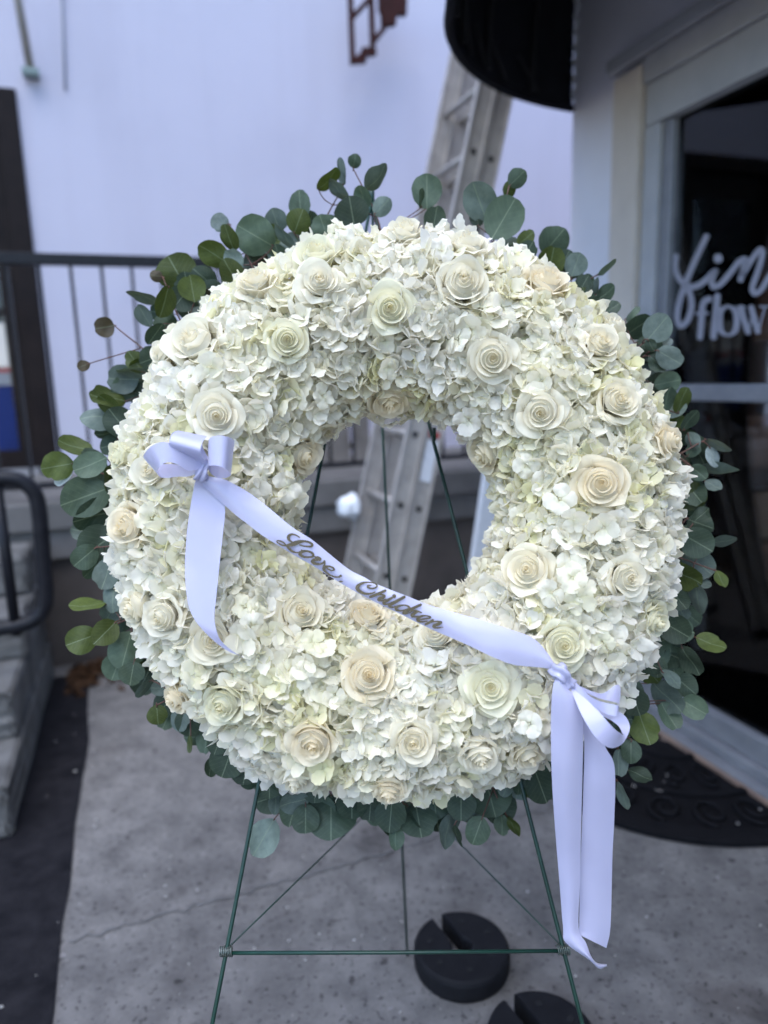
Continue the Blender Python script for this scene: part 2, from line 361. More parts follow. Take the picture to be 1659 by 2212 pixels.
MB().tube(pth, .0285, 12).build('tube', M['black_metal'], hr, smooth=True)
pp = onplane(-8, 1040, AB(0, -.9), E2); MB().tube([pp, V(pp[0], pp[1], .5)], .02, 10).build('post', M['black_metal'], hr, smooth=True)

# ---- dead leaves and grit
lf = MB()
for i in range(420):
    a = .12+abs(rng.normal())*.36; b = -.03-abs(rng.normal())*.13-.1*max(0, .4-a)
    if a > 1.6: continue
    c = AB(a, b, .006+.05*rng.random()*math.exp(-abs(b)*6)); s = .018+.02*rng.random()
    x = nz(rng.normal(size=3)*V(1, 1, .35)); y = nz(np.cross(x, rng.normal(size=3)*V(.4, .4, 1)))
    lf.add([c-x*s, c-y*s*.5+V(0, 0, .004), c+x*s, c+y*s*.5+V(0, 0, .004)], [(0, 1, 2, 3)])
tag(lf.build('leaf_litter', M['litter']), 'brown dead leaves heaped along the foot of the landing', 'leaf litter', kind='stuff')
gr = MB()
for i in range(500):
    c = AB(-.2+3.0*rng.random(), -3.1+3*rng.random(), .002); s = .0015+.0035*rng.random()**2
    if i < 8: c = AB(.05+.25*rng.random(), -2.2+2.1*rng.random(), .006); s = .003+.004*rng.random()
    gr.add([c+V(s, 0, 0), c+V(0, s, 0), c-V(s, 0, 0), c-V(0, s, 0), c+V(0, 0, s)], [(0, 1, 4), (1, 2, 4), (2, 3, 4), (3, 0, 4)])
tag(gr.build('grit', M['pebble']), 'pale grit and small stones scattered over the concrete', 'grit', kind='stuff')

# ---- flower shop on the right: wall plane a = AW, towards the camera
AW = 2.428
sh = thing('flower_shop', AB(AW, -2), 'grey white shop front with glazed door, receding on the right', 'shop')
bG0 = toab(onplane(1437, 700, AB(AW), E1))[1]     # far edge of the glass
bF0 = toab(onplane(1386, 700, AB(AW), E1))[1]     # far edge of the frame
bP0 = toab(onplane(1330, 700, AB(AW), E1))[1]     # far edge of the cream post
BN = -5.2                                          # near end of the glazing
w_ = MB(); w_.box(AW, AW+.25, bP0, -.88, 0, 4.1); w_.box(AW+.001, AW+.25, -9, bP0, 2.5, 4.1); w_.box(AW+.001, AW+.25, -9, BN-.15, 0, 2.5); w_.box(AW+.25, 9, -1.1, -.88, 0, 4.1)
w_.build('wall', M['stucco2'], sh)
MB().box(AW-.045, AW+.1, bF0+.002, bP0, 0, 2.5).build('post', M['cream_trim'], sh, bevel=.006)
MB().box(AW-.035, AW+.1, BN-.1, bF0, 2.43, 2.52).build('header_board', M['trim'], sh, bevel=.006)
MB().box(AW-.06, AW-.0, BN-.1, bP0+.03, 2.523, 2.575).build('drip_moulding', M['trim'], sh, bevel=.006)
MB().box(AW-.02, AW+.1, BN-.1, bF0-.002, 2.285, 2.428).build('head_rail', M['trim'], sh, bevel=.005)
fr = MB().box(AW-.02, AW+.09, bG0+.05, bF0-.002, .02, 2.283).build('door_jamb', M['trim'], sh, bevel=.005)
MB().box(AW+.0, AW+.06, bG0, bG0+.048, .05, 2.28).build('door_stile', M['alu_frame'], sh, bevel=.004)
MB().box(AW+.0, AW+.06, BN, bG0-.002, 1.285, 1.345).build('push_rail', M['alu_frame'], sh, bevel=.008)
MB().box(AW-.01, AW+.07, BN, bG0+.047, .075, .16).build('bottom_rail', M['alu_frame'], sh, bevel=.006)
MB().box(AW-.045, AW+.07, BN, bF0-.05, .035, .073).build('door_saddle', M['alu_frame'], sh, bevel=.006)
MB().box(AW-.085, AW+.07, BN, bF0, .0, .034).build('threshold', M['alu_frame'], sh, bevel=.006)
M['rust_edge'] = simple('rusty_edge', (.28, .19, .14), (.16, .11, .09), .8, 14)
MB().box(AW-.10, AW-.086, BN, bF0-.1, .0, .022).build('threshold_edge', M['rust_edge'], sh)
GP = AB(AW+.03)
pane = MB().box(AW+.026, AW+.032, BN, bG0-.001, 1.346, 2.284).build('pane', M['glass'], sh)
MB().box(AW+.026, AW+.032, BN, bG0-.001, .161, 1.284).build('pane', M['glass'], sh)
MB().box(AW-.01, AW+.07, -3.25, -3.17, .162, 2.283).build('mullion', M['trim'], sh, bevel=.005)
# interior of the shop
MB().box(AW+.1, 6.5, BN, -1.12, -.05, .012).build('interior_floor', M['shop_floor'], sh)
MB().box(6.3, 6.5, BN, -1.12, .013, 3).build('interior_wall', M['shop_wall'], sh)
MB().box(AW+.26, 6.3, -1.16, -1.11, .013, 3).build('interior_wall', M['shop_wall'], sh)
MB().box(AW+.26, 6.5, BN, -1.17, 2.9, 3).build('interior_ceiling', M['shop_wall'], sh)
def cabinet(name, a0, a1, b0, b1, z1, label, nshelf):
    t = thing(name, AB((a0+a1)/2, (b0+b1)/2, .012), label, 'shelf')
    for aa in (a0, a1-.03): MB().box(aa, aa+.03, b0, b1, .013, z1).build('side_panel', M['wood'], t)
    MB().box(a0+.031, a1-.031, b1-.02, b1, .013, z1).build('back_panel', M['wood'], t)
    for k in range(nshelf):
        z = .1+(z1-.13)*k/(nshelf-1); MB().box(a0+.031, a1-.031, b0, b1-.021, z, z+.028).build('shelf_board', M['wood'], t)
cabinet('shelf_unit', 2.75, 3.75, -1.55, -1.18, 1.75, 'brown wooden shelf unit inside the shop behind the white lettering', 4)
cabinet('display_shelf', 3.85, 5.0, -1.6, -1.18, 1.35, 'lower brown display shelf deeper inside the shop', 3)
def carton(a, b, z, s, h, m, label, name='carton', cat='box'):
    t = thing(name, AB(a, b, z), label, cat)
    MB().box(a-s, a+s, b-s*.7, b+s*.7, z, z+h).build('body', M[m], t, bevel=.004); MB().box(a-s*.98, a+s*.98, b-.02, b+.02, z+h+.0005, z+h+.003).build('tape', M['cream_panel'], t)
carton(2.98, -1.38, .675, .13, .2, 'kraft', 'small kraft carton on the shelf just inside the glass')
carton(3.4, -1.38, .675, .16, .26, 'kraft', 'larger kraft carton on the same shop shelf, farther from the glass')
carton(3.1, -1.4, 1.2, .15, .3, 'cream_panel', 'pale box on an upper shelf behind the shop glass')
carton(4.2, -1.4, .745, .2, .22, 'blue', 'dark blue box on the lower display shelf in the shop', 'blue_box')

# lettering on the glass
def stroke(pts, place, lift, n=8, wk=1.):
    """pts rows (x, y, width) in px; place(x, y, lift) -> world point; a flat pen stroke with round ends"""
    P = crom(pts, n); m = MB(); LL, RR = [], []
    for i in range(len(P)):
        d = P[min(i+1, len(P)-1), :2]-P[max(i-1, 0), :2]; d = d/(np.linalg.norm(d)+1e-9); nn = V(-d[1], d[0]); w = P[i, 2]*wk/2
        LL.append(place(*(P[i, :2]+nn*w), lift)); RR.append(place(*(P[i, :2]-nn*w), lift))
    k = len(P); fs = [(i, k+i, k+i+1, i+1) for i in range(k-1)]
    vs_ = LL+RR
    for idx, sgn in ((0, -1), (k-1, 1)):
        d = P[min(idx+1, k-1), :2]-P[max(idx-1, 0), :2]; d = d/(np.linalg.norm(d)+1e-9); nn = V(-d[1], d[0]); w = P[idx, 2]*wk/2
        ring = [len(vs_)+q for q in range(5)]
        for q in range(5):
            t = math.pi*(q+1)/6; vs_.append(place(*(P[idx, :2]+nn*w*math.cos(t)+sgn*d*w*math.sin(t)), lift))
        fs.append(tuple([idx]+ring+[k+idx]))
    return m.add(vs_, fs)
def blob(x, y, r, place, lift):
    return MB().add([place(x+r*math.cos(t), y+r*math.sin(t), lift) for t in np.linspace(0, 2*math.pi, 20, endpoint=False)], [tuple(range(20))])
def letters(specs, place, mat, parent, base, wk=1.):
    for name, parts in specs:
        m = MB()
        for i, (kind, d) in enumerate(parts):
            s = stroke(d, place, base+.00012*i, wk=wk) if kind == 's' else blob(*d, place, base+.00012*i)
            m.add(s.v, s.f)
        o = m.build('letter', mat, parent); o['label'] = name
def gl_place(x, y, lift):
    return onplane(1080+.349*x, 486+.349*y, AB(AW+.026-.002-lift*4), E1)
W0 = 35
def sw(*p, w=W0): return ('s', [(x, y, w) for x, y in p])
letters([
 ('white script letter f', [sw((1090, 195), (1083, 260), (1108, 330), (1155, 374), (1210, 380), (1262, 350), (1322, 292)), sw((1278, 72), (1240, 150), (1180, 282), (1138, 390), (1105, 500), (1098, 585), (1122, 625), (1162, 588), (1186, 500), (1176, 425), (1150, 375))]),
 ('white script letter i', [sw((1332, 285), (1310, 345), (1322, 382), (1365, 365), (1425, 298), (1480, 228), (1520, 214), (1505, 280), (1490, 338)), ('b', (1350, 207, 28))]),
 ('white script letter n', [sw((1500, 305), (1560, 212), (1610, 152), (1625, 185), (1592, 300), (1562, 388), (1578, 424), (1618, 398), (1662, 328), (1712, 262))]),
 ('white upright letter f', [sw((1238, 694), (1248, 580), (1253, 505), (1268, 470), (1296, 458), w=36), sw((1215, 548), (1285, 546), w=16)]),
 ('white upright letter l', [sw((1322, 692), (1334, 560), (1346, 440), w=38)]),
 ('white upright letter o', [('s', [(1412, 500, 14), (1455, 530, 34), (1466, 590, 38), (1455, 655, 34), (1412, 682, 14), (1368, 655, 34), (1358, 590, 38), (1368, 530, 34), (1412, 500, 14)])]),
 ('white upright letter w', [sw((1492, 512), (1512, 590), (1535, 662), w=36), sw((1540, 662), (1568, 520), w=11), sw((1556, 512), (1576, 590), (1596, 658), w=36), sw((1600, 655), (1640, 508), w=12), sw((1470, 508), (1516, 508), w=12), sw((1610, 505), (1662, 505), w=12)]),
], gl_place, M['letter_white'], pane, 0.)

# ---- door mat
mc = AB(2.04, -1.66); MR1, MR2 = .62, .62
mt = thing('door_mat', mc, 'black rubber half round door mat with scroll openwork before the shop door', 'mat')
def matpt(rad, t, z): return AB(2.325-rad*math.cos(t)*1.0, -1.72+rad*1.02*math.sin(t), z)
def ringband(r0_, r1_, z0, z1, t0=-math.pi/2, t1=math.pi/2, nn=40):
    m = MB(); vs_ = []
    for i in range(nn+1):
        t = t0+(t1-t0)*i/nn
        vs_ += [matpt(r0_, t, z0), matpt(r1_, t, z0), matpt(r1_, t, z1), matpt(r0_, t, z1)]
    fs = []
    for i in range(nn):
        for k in range(4): fs.append((4*i+k, 4*i+(k+1) % 4, 4*i+4+(k+1) % 4, 4*i+4+k))
    return m.add(vs_, fs+[(0, 3, 2, 1), (4*nn, 4*nn+1, 4*nn+2, 4*nn+3)])
b_ = ringband(.02, .60, .006, .012); b_.build('backing', M['mat_rubber'], mt)
ringband(.56, .62, .004, .026).build('rim', M['mat_rubber'], mt, bevel=.004)
ringband(.36, .385, .013, .024).build('inner_band', M['mat_rubber'], mt)
ringband(.13, .15, .013, .024).build('inner_band', M['mat_rubber'], mt)
for k in range(11):
    t = -math.pi/2+math.pi*(k+.5)/11; path = []
    for q in range(30):
        s = q/29; rr = .47+.075*(1-s*.75)*math.cos(s*4.4*math.pi/1.6); tt = t+.12*(1-s*.75)*math.sin(s*4.4*math.pi/1.6)
        path.append(matpt(rr, tt, .019))
    MB().tube(path, .009, 6).build('scroll', M['mat_rubber'], mt, smooth=True)
for k in range(8):
    t = -math.pi/2+math.pi*(k+.5)/8; path = []
    for q in range(24):
        s = q/23; rr = .255+.08*(1-s*.7)*math.cos(s*8.5); tt = t+.16*(1-s*.7)*math.sin(s*8.5); path.append(matpt(rr, tt, .019))
    MB().tube(path, .008, 6).build('scroll', M['mat_rubber'], mt, smooth=True)
sc = MB()
for i in range(16):
    c = matpt(.1+.5*rng.random(), -1.5+3*rng.random(), .03); x = nz(V(*rng.normal(size=2), 0)); y = V(-x[1], x[0], .3); s = .006+.012*rng.random()**2
    sc.add([c-x*s, c-y*s*.5, c+x*s, c+y*s*.5], [(0, 1, 2, 3)])
tag(sc.build('leaf_scraps', M['pebble']), 'pale petal and leaf scraps lying on the black door mat', 'scraps', kind='stuff')

# ---- awning on the shop wall
ZR = 2.517
rim_px = [(1237, 235), (1170, 221), (1100, 199), (1040, 166), (1000, 130), (976, 90), (969, 55), (972, 20), (985, -30)]
rim = [gnd(x, y, ZR) for x, y in rim_px]; rab = [toab(p)[:2] for p in rim]
rab[0] = (AW-.004, rab[0][1])
tail = [(rab[-1][0]-.01, rab[-1][1]-.25), (rab[-1][0]-.015, rab[-1][1]-.6), (rab[-1][0]-.01, -3.6), (rab[-1][0], -4.6)]
path = crom(rab+tail, 4); arc = len(path)
aw = thing('shop_awning', AB(AW, -2, 2.5), 'black rounded fabric awning overhanging the shop door', 'awning')
prof = [(0, 0), (0, .05), (.0, .16), (.03, .30), (.12, .50), (.30, .72), (.55, .90), (.8, 1.0), (1., 1.05)]
fab = MB(); vs_ = []
b_end = path[0][1]
for (a, b) in path:
    # towards the wall: points of the rim shrink onto a wall line above
    for (s, z) in prof:
        aa = a+(AW-.004-a)*s; bb = b+((b_end-.12-b)*.55*s if b > b_end-.9 else -.12*0)
        vs_.append(AB(aa, bb, ZR+z))
k = len(prof); fab.add(vs_, [(i*k+q, i*k+q+1, (i+1)*k+q+1, (i+1)*k+q) for i in range(arc-1) for q in range(k-1)])
me = fab.mesh('canopy', smooth=True); cano = link('canopy', me, M['awning'], aw); md = cano.modifiers.new('thick', 'SOLIDIFY'); md.thickness = .006; md.offset = 0
MB().tube([AB(a, b, ZR) for a, b in path], .016, 8).build('rim_bar', M['awning'], aw, smooth=True)
inset = [(a+(AW-a)*.08, b) for a, b in path]
for i in (6, 12, 18, 24):
    a, b = path[i]; pts = []
    for s, z in prof[1:]:
        aa = a+(AW-a)*s; bb = b+((b_end-.12-b)*.55*s if b > b_end-.9 else 0); pts.append(AB(aa+.02, bb-.02, ZR+z-.03))
    MB().tube(pts, .010, 8).build('rafter', M['awning_bar'], aw, smooth=True)
for i in (5, 9, 12, 15):      # lacing straps tied from the rim to the frame bar
    a, b = path[i]; a2, b2 = path[i+3]
    MB().tube([AB(a+.012, b-.012, ZR+.03), AB(a2+.03, b2-.02, ZR+.13)], .007, 6).build('strap', M['awning_bar'], aw)
lc = []
for i in range(40): lc.append(AB(AW-.006-.006*(i % 2), b_end-.03+.022*(i % 2)-.0009*i, ZR+.02+.03*i))
MB().tube(lc, .0055, 6).build('edge_lacing', M['sticker'], aw, smooth=True)

# ---- rusty bracket high on the wall
def rp(x, y, dd=0): return onplane(729+.3743*x, .3743*y, AB(0, .95), E2)+E2*dd
ru = thing('rusty_bracket', rp(100, 350), 'rusty red brown iron stair bracket hanging high on the white wall', 'bracket')
T = E2*.045
def rpoly(name, pts): MB().prism([rp(*p) for p in pts], T).build(name, M['rust'], ru, bevel=.003)
rpoly('upright', [(60, -260), (84, -260), (106, 360), (82, 365)]); rpoly('upright', [(182, -260), (206, -260), (222, 262), (198, 268)])
rpoly('stringer', [(84, 362), (170, 356), (168, 318), (228, 312), (225, 272), (146, 268), (144, 296), (92, 330)])
rpoly('stringer', [(250, -60), (405, -60), (403, 82), (345, 82), (341, 142), (262, 142)])
for p0, p1 in (((85, 100), (185, -10)), ((205, 245), (290, 135)), ((110, -60), (190, -170))):
    MB().tube([rp(*p0, .022), rp(*p1, .022)], .016, 4).build('brace', M['rust'], ru)
rpoly('upright', [(236, -260), (256, -260), (262, 60), (246, 60)])

# ---- extension ladder leaning to the shop
n1 = at(884, 1095, 3.02); n2 = at(1066, 210, 3.02); ldir = nz(n2-n1); bot = n1-ldir*(n1[2]/ldir[2]); top = n1+ldir*((3.25-n1[2])/ldir[2])
LY = E2.copy(); LX = nz(np.cross(LY, ldir)); LX = LX if LX@r0 > 0 else -LX
la = thing('extension_ladder', bot, 'aluminium extension ladder leaning up beneath the black awning', 'ladder')
def rail(off, dy, t0, t1, name='rail'):
    c0 = bot+ldir*t0+LX*off+LY*dy; c1 = bot+ldir*t1+LX*off+LY*dy; c = (c0+c1)/2; hl = (c1-c0)/2
    m = MB(); m.obox(c, LX*.036, LY*.004, hl); m.obox(c+LX*.0375, LX*.0035, LY*.016, hl); m.obox(c-LX*.0375, LX*.0035, LY*.016, hl)
    return m.build(name, M['alu'], la, bevel=.001)
LT = np.linalg.norm(top-bot)
for off in (-.043, .043):
    for dy in (0, .42): rail(off, dy, .02 if off < 0 else .1, LT)
    k = 0; t = (np.linalg.norm(n1-bot) % .305)
    while t < LT-.05:
        c = bot+ldir*t+LX*off
        MB().tube([c+LY*.005, c+LY*.415], .015, 10).build('rung', M['alu'], la, smooth=True)
        MB().tube([c-LY*.008, c-LY*.0045], .013, 12).build('rung_end', M['hole'], la, smooth=True)
        t += .305
MB().obox(bot+V(0, 0, .02), LX*.06, LY*.03, V(0, 0, .02)).build('foot', M['black_rubber'], la); MB().obox(bot+LY*.42+V(0, 0, .02), LX*.06, LY*.03, V(0, 0, .02)).build('foot', M['black_rubber'], la)
tt = np.linalg.norm(n1-bot)
MB().obox(bot+ldir*(tt+.21)+LX*.043-LY*.0065, LX*.026, LY*.0015, ldir*.09).build('paper_label', M['sticker'], la)
MB().obox(bot+ldir*(tt+.325)+LX*.043-LY*.0065, LX*.026, LY*.0015, ldir*.012).build('red_label', M['red'], la)
# pale plank leaning beside it
k0 = at(1020, 1330, 3.1); k1 = at(1075, 960, 2.95); kd = nz(k1-k0); kb = k0-kd*(k0[2]/kd[2])
tag(MB().obox(kb+kd*.75, LX*.045, LY*.015, kd*.75).build('white_plank', M['sticker'], bevel=.004), 'pale white plank leaning to the right of the ladder, seen through the wreath', 'plank')
# bag and plastic wrap at the landing
def crumple(name, c, r, mat, label, cat, sq=.8):
    bm = bmesh.new(); bmesh.ops.create_icosphere(bm, subdivisions=3, radius=1)
    for v in bm.verts:
        d = np.array(v.co); kk = 1+.18*math.sin(5*d[0]+3*d[1])+.12*math.sin(9*d[1]-4*d[2])+.06*rng.normal()
        v.co = Vector(c+d*r*kk*V(1, .8, sq))
    me = bpy.data.meshes.new(name); bm.to_mesh(me); bm.free(); me.polygons.foreach_set('use_smooth', [True]*len(me.polygons))
    return tag(link(name, me, M[mat]), label, cat)
pb = at(757, 1095, 3.34)
crumple('plastic_bag', pb, .052, 'bag', 'crumpled white plastic bag hanging beside the ladder rail', 'bag', 1.1)
sp_ = thing('slatted_panel', AB(1.45, .62, .86), 'beige slatted panel standing on the landing, seen through the wreath', 'panel')
for k in range(7):
    MB().box(1.02+.135*k, 1.02+.135*k+.118, .60, .625, .862, 1.30+.02*(k % 2)).build('board', M['panel_wood'], sp_, bevel=.004)
MB().box(1.0, 1.98, .626, .65, .95, 1.0).build('batten', M['panel_wood'], sp_); MB().box(1.0, 1.98, .626, .65, 1.15, 1.2).build('batten', M['panel_wood'], sp_)
pg = onplane(800, 1222, AB(0, -.35), E2); pg = gnd(795, 1330)+E2*.25; 
crumple('garden_sack', V(pg[0], pg[1], .14), .13, 'teal', 'dark green sack on the ground behind the ladder foot', 'sack', 1.1)

# ---- umbrella weights on the ground
def weight(cx, cy, ang, label):
    c = gnd(cx, cy, .055); r = .112; h = .055; ct = V(c[0], c[1], 0)
    t = thing('umbrella_weight', ct, label, 'weight', 'black split disc weights on the concrete')
    out = []; gap = .016; hole = .024
    a0 = math.asin(gap/r); a1 = math.asin(gap/hole)
    for i in range(49): th = a0+(2*math.pi-2*a0)*i/48; out.append((r*math.cos(th), r*math.sin(th)))
    inn = []
    for i in range(25): th = 2*math.pi-a1-(2*math.pi-2*a1)*i/24; inn.append((hole*math.cos(th), hole*math.sin(th)))
    poly = out+inn; R2 = lambda p, k=1.: V(*(ct[:2]+np.array([math.cos(ang)*p[0]-math.sin(ang)*p[1], math.sin(ang)*p[0]+math.cos(ang)*p[1]])*k), 0)
    n_ = len(poly); layers = []
    for z, sh_ in ((.002, .0), (.012, -.003), (h-.012, -.003), (h-.004, .0), (h, .006)):
        L2 = []
        for i, pnt in enumerate(poly):
            rr = math.hypot(*pnt); kk = (rr-(sh_ if i < 49 else -sh_*.6))/rr; L2.append(R2(pnt, kk)+V(0, 0, z))
        layers.append(L2)
    m = MB(); vs_ = [p for l in layers for p in l]; fs = []
    for l in range(len(layers)-1):
        for i in range(n_): fs.append((l*n_+i, l*n_+(i+1) % n_, (l+1)*n_+(i+1) % n_, (l+1)*n_+i))
    # top surface: stitch outer to inner arcs
    b0 = (len(layers)-1)*n_
    for i in range(24): fs.append((b0+2*i, b0+2*i+1, b0+2*i+2, b0+n_-1-i-1, b0+n_-1-i))
    m.add(vs_, fs); m.build('disc', M['black_rubber'], t)
    for k_ in range(6):
        th = math.pi/6+.35+(2*math.pi-.9)*k_/5.6; q_ = R2((.076*math.cos(th), .076*math.sin(th)))
        MB().tube([q_+V(0, 0, h-.002), q_+V(0, 0, h+.0015)], .007, 10).build('bolt_hole', M['hole'], t)
weight(997, 2040, math.radians(118), 'black split disc umbrella weight behind the easel crossbar')
weight(1172, 2236, math.radians(118), 'black split disc umbrella weight cut off by the bottom edge')

# ================================================================== EASEL
ax_ = at(803, 432, 1.46); cbL, cbR = at(489, 2055, 1.10), at(1217, 2051, 1.10)
rear = gnd(880, 2066)
es = thing('wire_easel', V((cbL[0]+cbR[0])/2, cbL[1], 0), 'green wire tripod easel carrying the white flower wreath', 'easel')
def ext(a, b): d = b-a; return a+d*(a[2]/-d[2])
for bpt in (cbL, cbR):
    e = ext(ax_, bpt); MB().tube([ax_, (ax_+bpt)/2, bpt, e], .0034, 8).build('leg', M['green_wire'], es, smooth=True)
MB().tube([ax_+V(0, .004, 0), (ax_+rear)/2, rear], .0030, 8).build('leg', M['green_wire'], es, smooth=True)
MB().tube([cbL+V(-.008, -.003, 0), (cbL+cbR)/2+V(0, -.003, -.001), cbR+V(.008, -.003, 0)], .0028, 8).build('crossbar', M['green_wire'], es, smooth=True)
tm = .735; mid = ax_+(rear-ax_)*tm
for bpt in (cbL, cbR): MB().tube([bpt+V(0, .005, 0), mid*.5+bpt*.5, mid], .0014, 6).build('brace', M['green_wire'], es, smooth=True)
M['tie'] = simple('grey_tie_wire', (.2, .22, .2), (.1, .12, .1), .4, 30, metal=.6)
for bpt in (cbL, cbR):
    co = [bpt+V(.02*i/40-.01, .0075*math.cos(i*1.1), .0075*math.sin(i*1.1)) for i in range(40)]
    MB().tube(co, .0011, 5).build('wire_tie', M['tie'], es, smooth=True)
MB().tube([ax_+V(0, 0, -.02), ax_+V(0, 0, .03)], .006, 8).build('top_cap', M['green_wire'], es, smooth=True)
for s in (.38, .66):
    for bpt in (cbL, cbR):
        c = ax_+(bpt-ax_)*s; MB().tube([c, c+V(0, -.03, -.004), c+V(0, -.05, -.002), c+V(0, -.055, .02)], .003, 6).build('hook', M['green_wire'], es, smooth=True)

# ================================================================== WREATH
TILT = math.radians(17); WN = V(0, -math.cos(TILT), math.sin(TILT)); WX = V(1, 0, 0); WY = V(0, math.sin(TILT), math.cos(TILT))
WC = at(855, 1097, 1.15); RR, RV = .307, .147
wr = thing('flower_wreath', WC-WY*.47, 'round white wreath of roses and hydrangeas edged with eucalyptus on a green easel', 'wreath')
def tor(th, ph, r): return WC+(RR+r*math.sin(ph))*(math.cos(th)*WX+math.sin(th)*WY)+r*math.cos(ph)*WN
def tnorm(p):
    q = p-WC; x, y = q@WX, q@WY; k = math.hypot(x, y); c = WC+(WX*x+WY*y)*(RR/k); return nz(p-c)
def sdf(p, r):
    q = p-WC; return math.hypot(math.hypot(q@WX, q@WY)-RR, q@WN)-r
def hit(x, y, r=RV):
    d = nz(ray(x, y)); t = .5; best = (9, None)
    for _ in range(80):
        p = CC+d*t; s = sdf(p, r)
        if s < best[0]: best = (s, p)
        if s < 4e-4: break
        t += max(s*.9, 5e-4)
        if t > 2: break
    p = best[1]; return p-tnorm(p)*sdf(p, r)
def wplane(x, y, off): return onplane(x, y, WC+WN*off, WN)
fo = MB(); vs_ = [tor(2*math.pi*i/72, 2*math.pi*k/20, .108) if math.cos(2*math.pi*k/20) > -.5 else tor(2*math.pi*i/72, 2*math.pi*k/20, .08) for i in range(72) for k in range(20)]
fo.add(vs_, [(i*20+k, i*20+(k+1) % 20, ((i+1) % 72)*20+(k+1) % 20, ((i+1) % 72)*20+k) for i in range(72) for k in range(20)])
fo.build('foam_ring', M['foam'], wr, smooth=True)

# ---- roses
def petal(rho, zt, lean, curl, half, phi, rg, nu=11, nv=9, drop=.22, base=-.98, tint=0., spiral=.07, point=0., flat=.0):
    """one petal: rho radius of its rim, lean how far it opens from foot to rim, curl rolled-back lip, flat 0 round .. 1 nearly plane"""
    us = np.linspace(-1, 1, nu); vs2 = np.linspace(0, 1, nv)**.8
    wob = rg.normal(size=6); P = []; tn = []; bs_ = []
    for v in vs2:
        for u in us:
            foot = rho*(1-lean); w = min(1., v/.42)
            r = foot*math.sin(math.pi/2*w)**.8 if v < .42 else foot+(rho-foot)*((v-.42)/.58)**1.25
            h = v*(1-drop*abs(u)**3.2)*(1-.05*abs(math.sin(1.7*u+wob[0])))
            z = base+(zt-base)*h
            e = max(0., (v-.70)/.30)*(1-.25*abs(u)+.25*wob[4]*u)
            z -= curl*e**2; r += curl*.75*e**1.5
            a = half*u*(.45+.55*w)
            r *= 1+spiral*u+flat*(1/max(.5, math.cos(a*.55))-1)*-.55+.018*wob[1]*math.sin(3*u+wob[2])*v
            ed = max(0., (abs(u)-.6)/.4); r += .035*ed**2*v*(1 if rho > .2 else .3)
            tp = max(0., 1-abs(u-.25*wob[5]*.4)*1.6); r += point*.8*e*tp**2; z -= point*.35*e*tp**2
            z += .02*math.sin(5*u+6*v+wob[3])*v*min(1, rho*3)+.012*math.sin(11*u+wob[0])*e
            P.append((r*math.cos(phi+a), r*math.sin(phi+a), z)); tn.append(tint*(1-.5*e)); bs_.append(max(0, 1-v*1.6)*(1-tint))
    F = [(i*nu+k, i*nu+k+1, (i+1)*nu+k+1, (i+1)*nu+k) for i in range(nv-1) for k in range(nu-1)]
    return P, F, tn, bs_
def pmesh(name, parts):
    v, f, t, b = [], [], [], []
    for P, F, tn, bs_ in parts:
        n = len(v); v += P; f += [tuple(i+n for i in q) for q in F]; t += tn; b += bs_
    me = bpy.data.meshes.new(name); me.from_pydata(v, [], f); me.polygons.foreach_set('use_smooth', [True]*len(f))
    for nm, dd in (('tint', t), ('base', b)):
        at_ = me.attributes.new(nm, 'FLOAT', 'POINT'); at_.data.foreach_set('value', dd)
    me.materials.append(M['rose']); return me
def rose_variant(seed, openness):
    rg = np.random.default_rng(seed); parts = []; phi = rg.random()*6
    cx = rg.normal(size=2)*.03
    rhos = [.03, .06, .09, .12, .155, .19, .235, .28, .335, .39, .45, .51, .57, .62]
    for i, rb_ in enumerate(rhos):
        s = i/(len(rhos)-1); phi += 2.2+.5*rg.random()
        rho = rb_*(.94+.12*rg.random()); zt = .20-.16*s**1.4+.035*rg.normal()
        lean = .04+.34*s*(.6+.4*openness)+.05*rg.normal()*s; curl = .006+.11*s*(.3+.9*rg.random())*(.5+.5*openness)
        half = math.radians(115-42*s+8*rg.normal()); tint = max(0, 1-s*1.35)
        P = petal(rho, zt, max(0, lean), curl, half, phi, rg, 13 if s > .25 else 9, 10 if s > .25 else 8, .20+.25*s*(.5+.5*rg.random()), tint=tint, spiral=.22-.13*s, point=.10*s*rg.random(), flat=.5*s)
        P = ([(x+cx[0]*(1-s), y+cx[1]*(1-s), z) for x, y, z in P[0]],)+P[1:]
        parts.append(P)
    fl = [(0., 0., -.02)]; ft = [.9]; NR = 7; NS = 20  # added dome below the rims, keeps the gaps between petals from going dark
    for k in range(1, NR+1):
        s = k/NR; rr = .52*s; zz = -.02-.30*s**1.4
        for q in range(NS): fl.append((rr*math.cos(6.2832*q/NS), rr*math.sin(6.2832*q/NS), zz)); ft.append(max(0, .9-s*1.1))
    ff = [(0, 1+q, 1+(q+1) % NS) for q in range(NS)]+[(1+r*NS+q, 1+(r+1)*NS+q, 1+(r+1)*NS+(q+1) % NS, 1+r*NS+(q+1) % NS) for r in range(NR-1) for q in range(NS)]
    core = pmesh('rose', parts); outer = []; gap_fill = pmesh('petal_gap_fill', [(fl, ff, ft, [0.]*len(fl))])
    for i in range(6):
        phi += 2*math.pi/3+(1.05 if i == 3 else 0)+.22*rg.normal(); big = i >= 3
        rho = rg.uniform(.68, .76)+(.10 if big else 0)*openness; zt = -.02-(.12 if big else .0)+.06*rg.normal()
        P = petal(rho, zt, rg.uniform(.18, .28)+.14*openness, rg.uniform(.04, .13)+(.16 if big else .06)*openness, math.radians(rg.uniform(58, 72)), phi, rg, 17, 12, rg.uniform(.45, .62), tint=0., spiral=.09, point=rg.uniform(.02, .16), flat=.8)
        outer.append(pmesh('petal', [P]))
    return core, outer, gap_fill
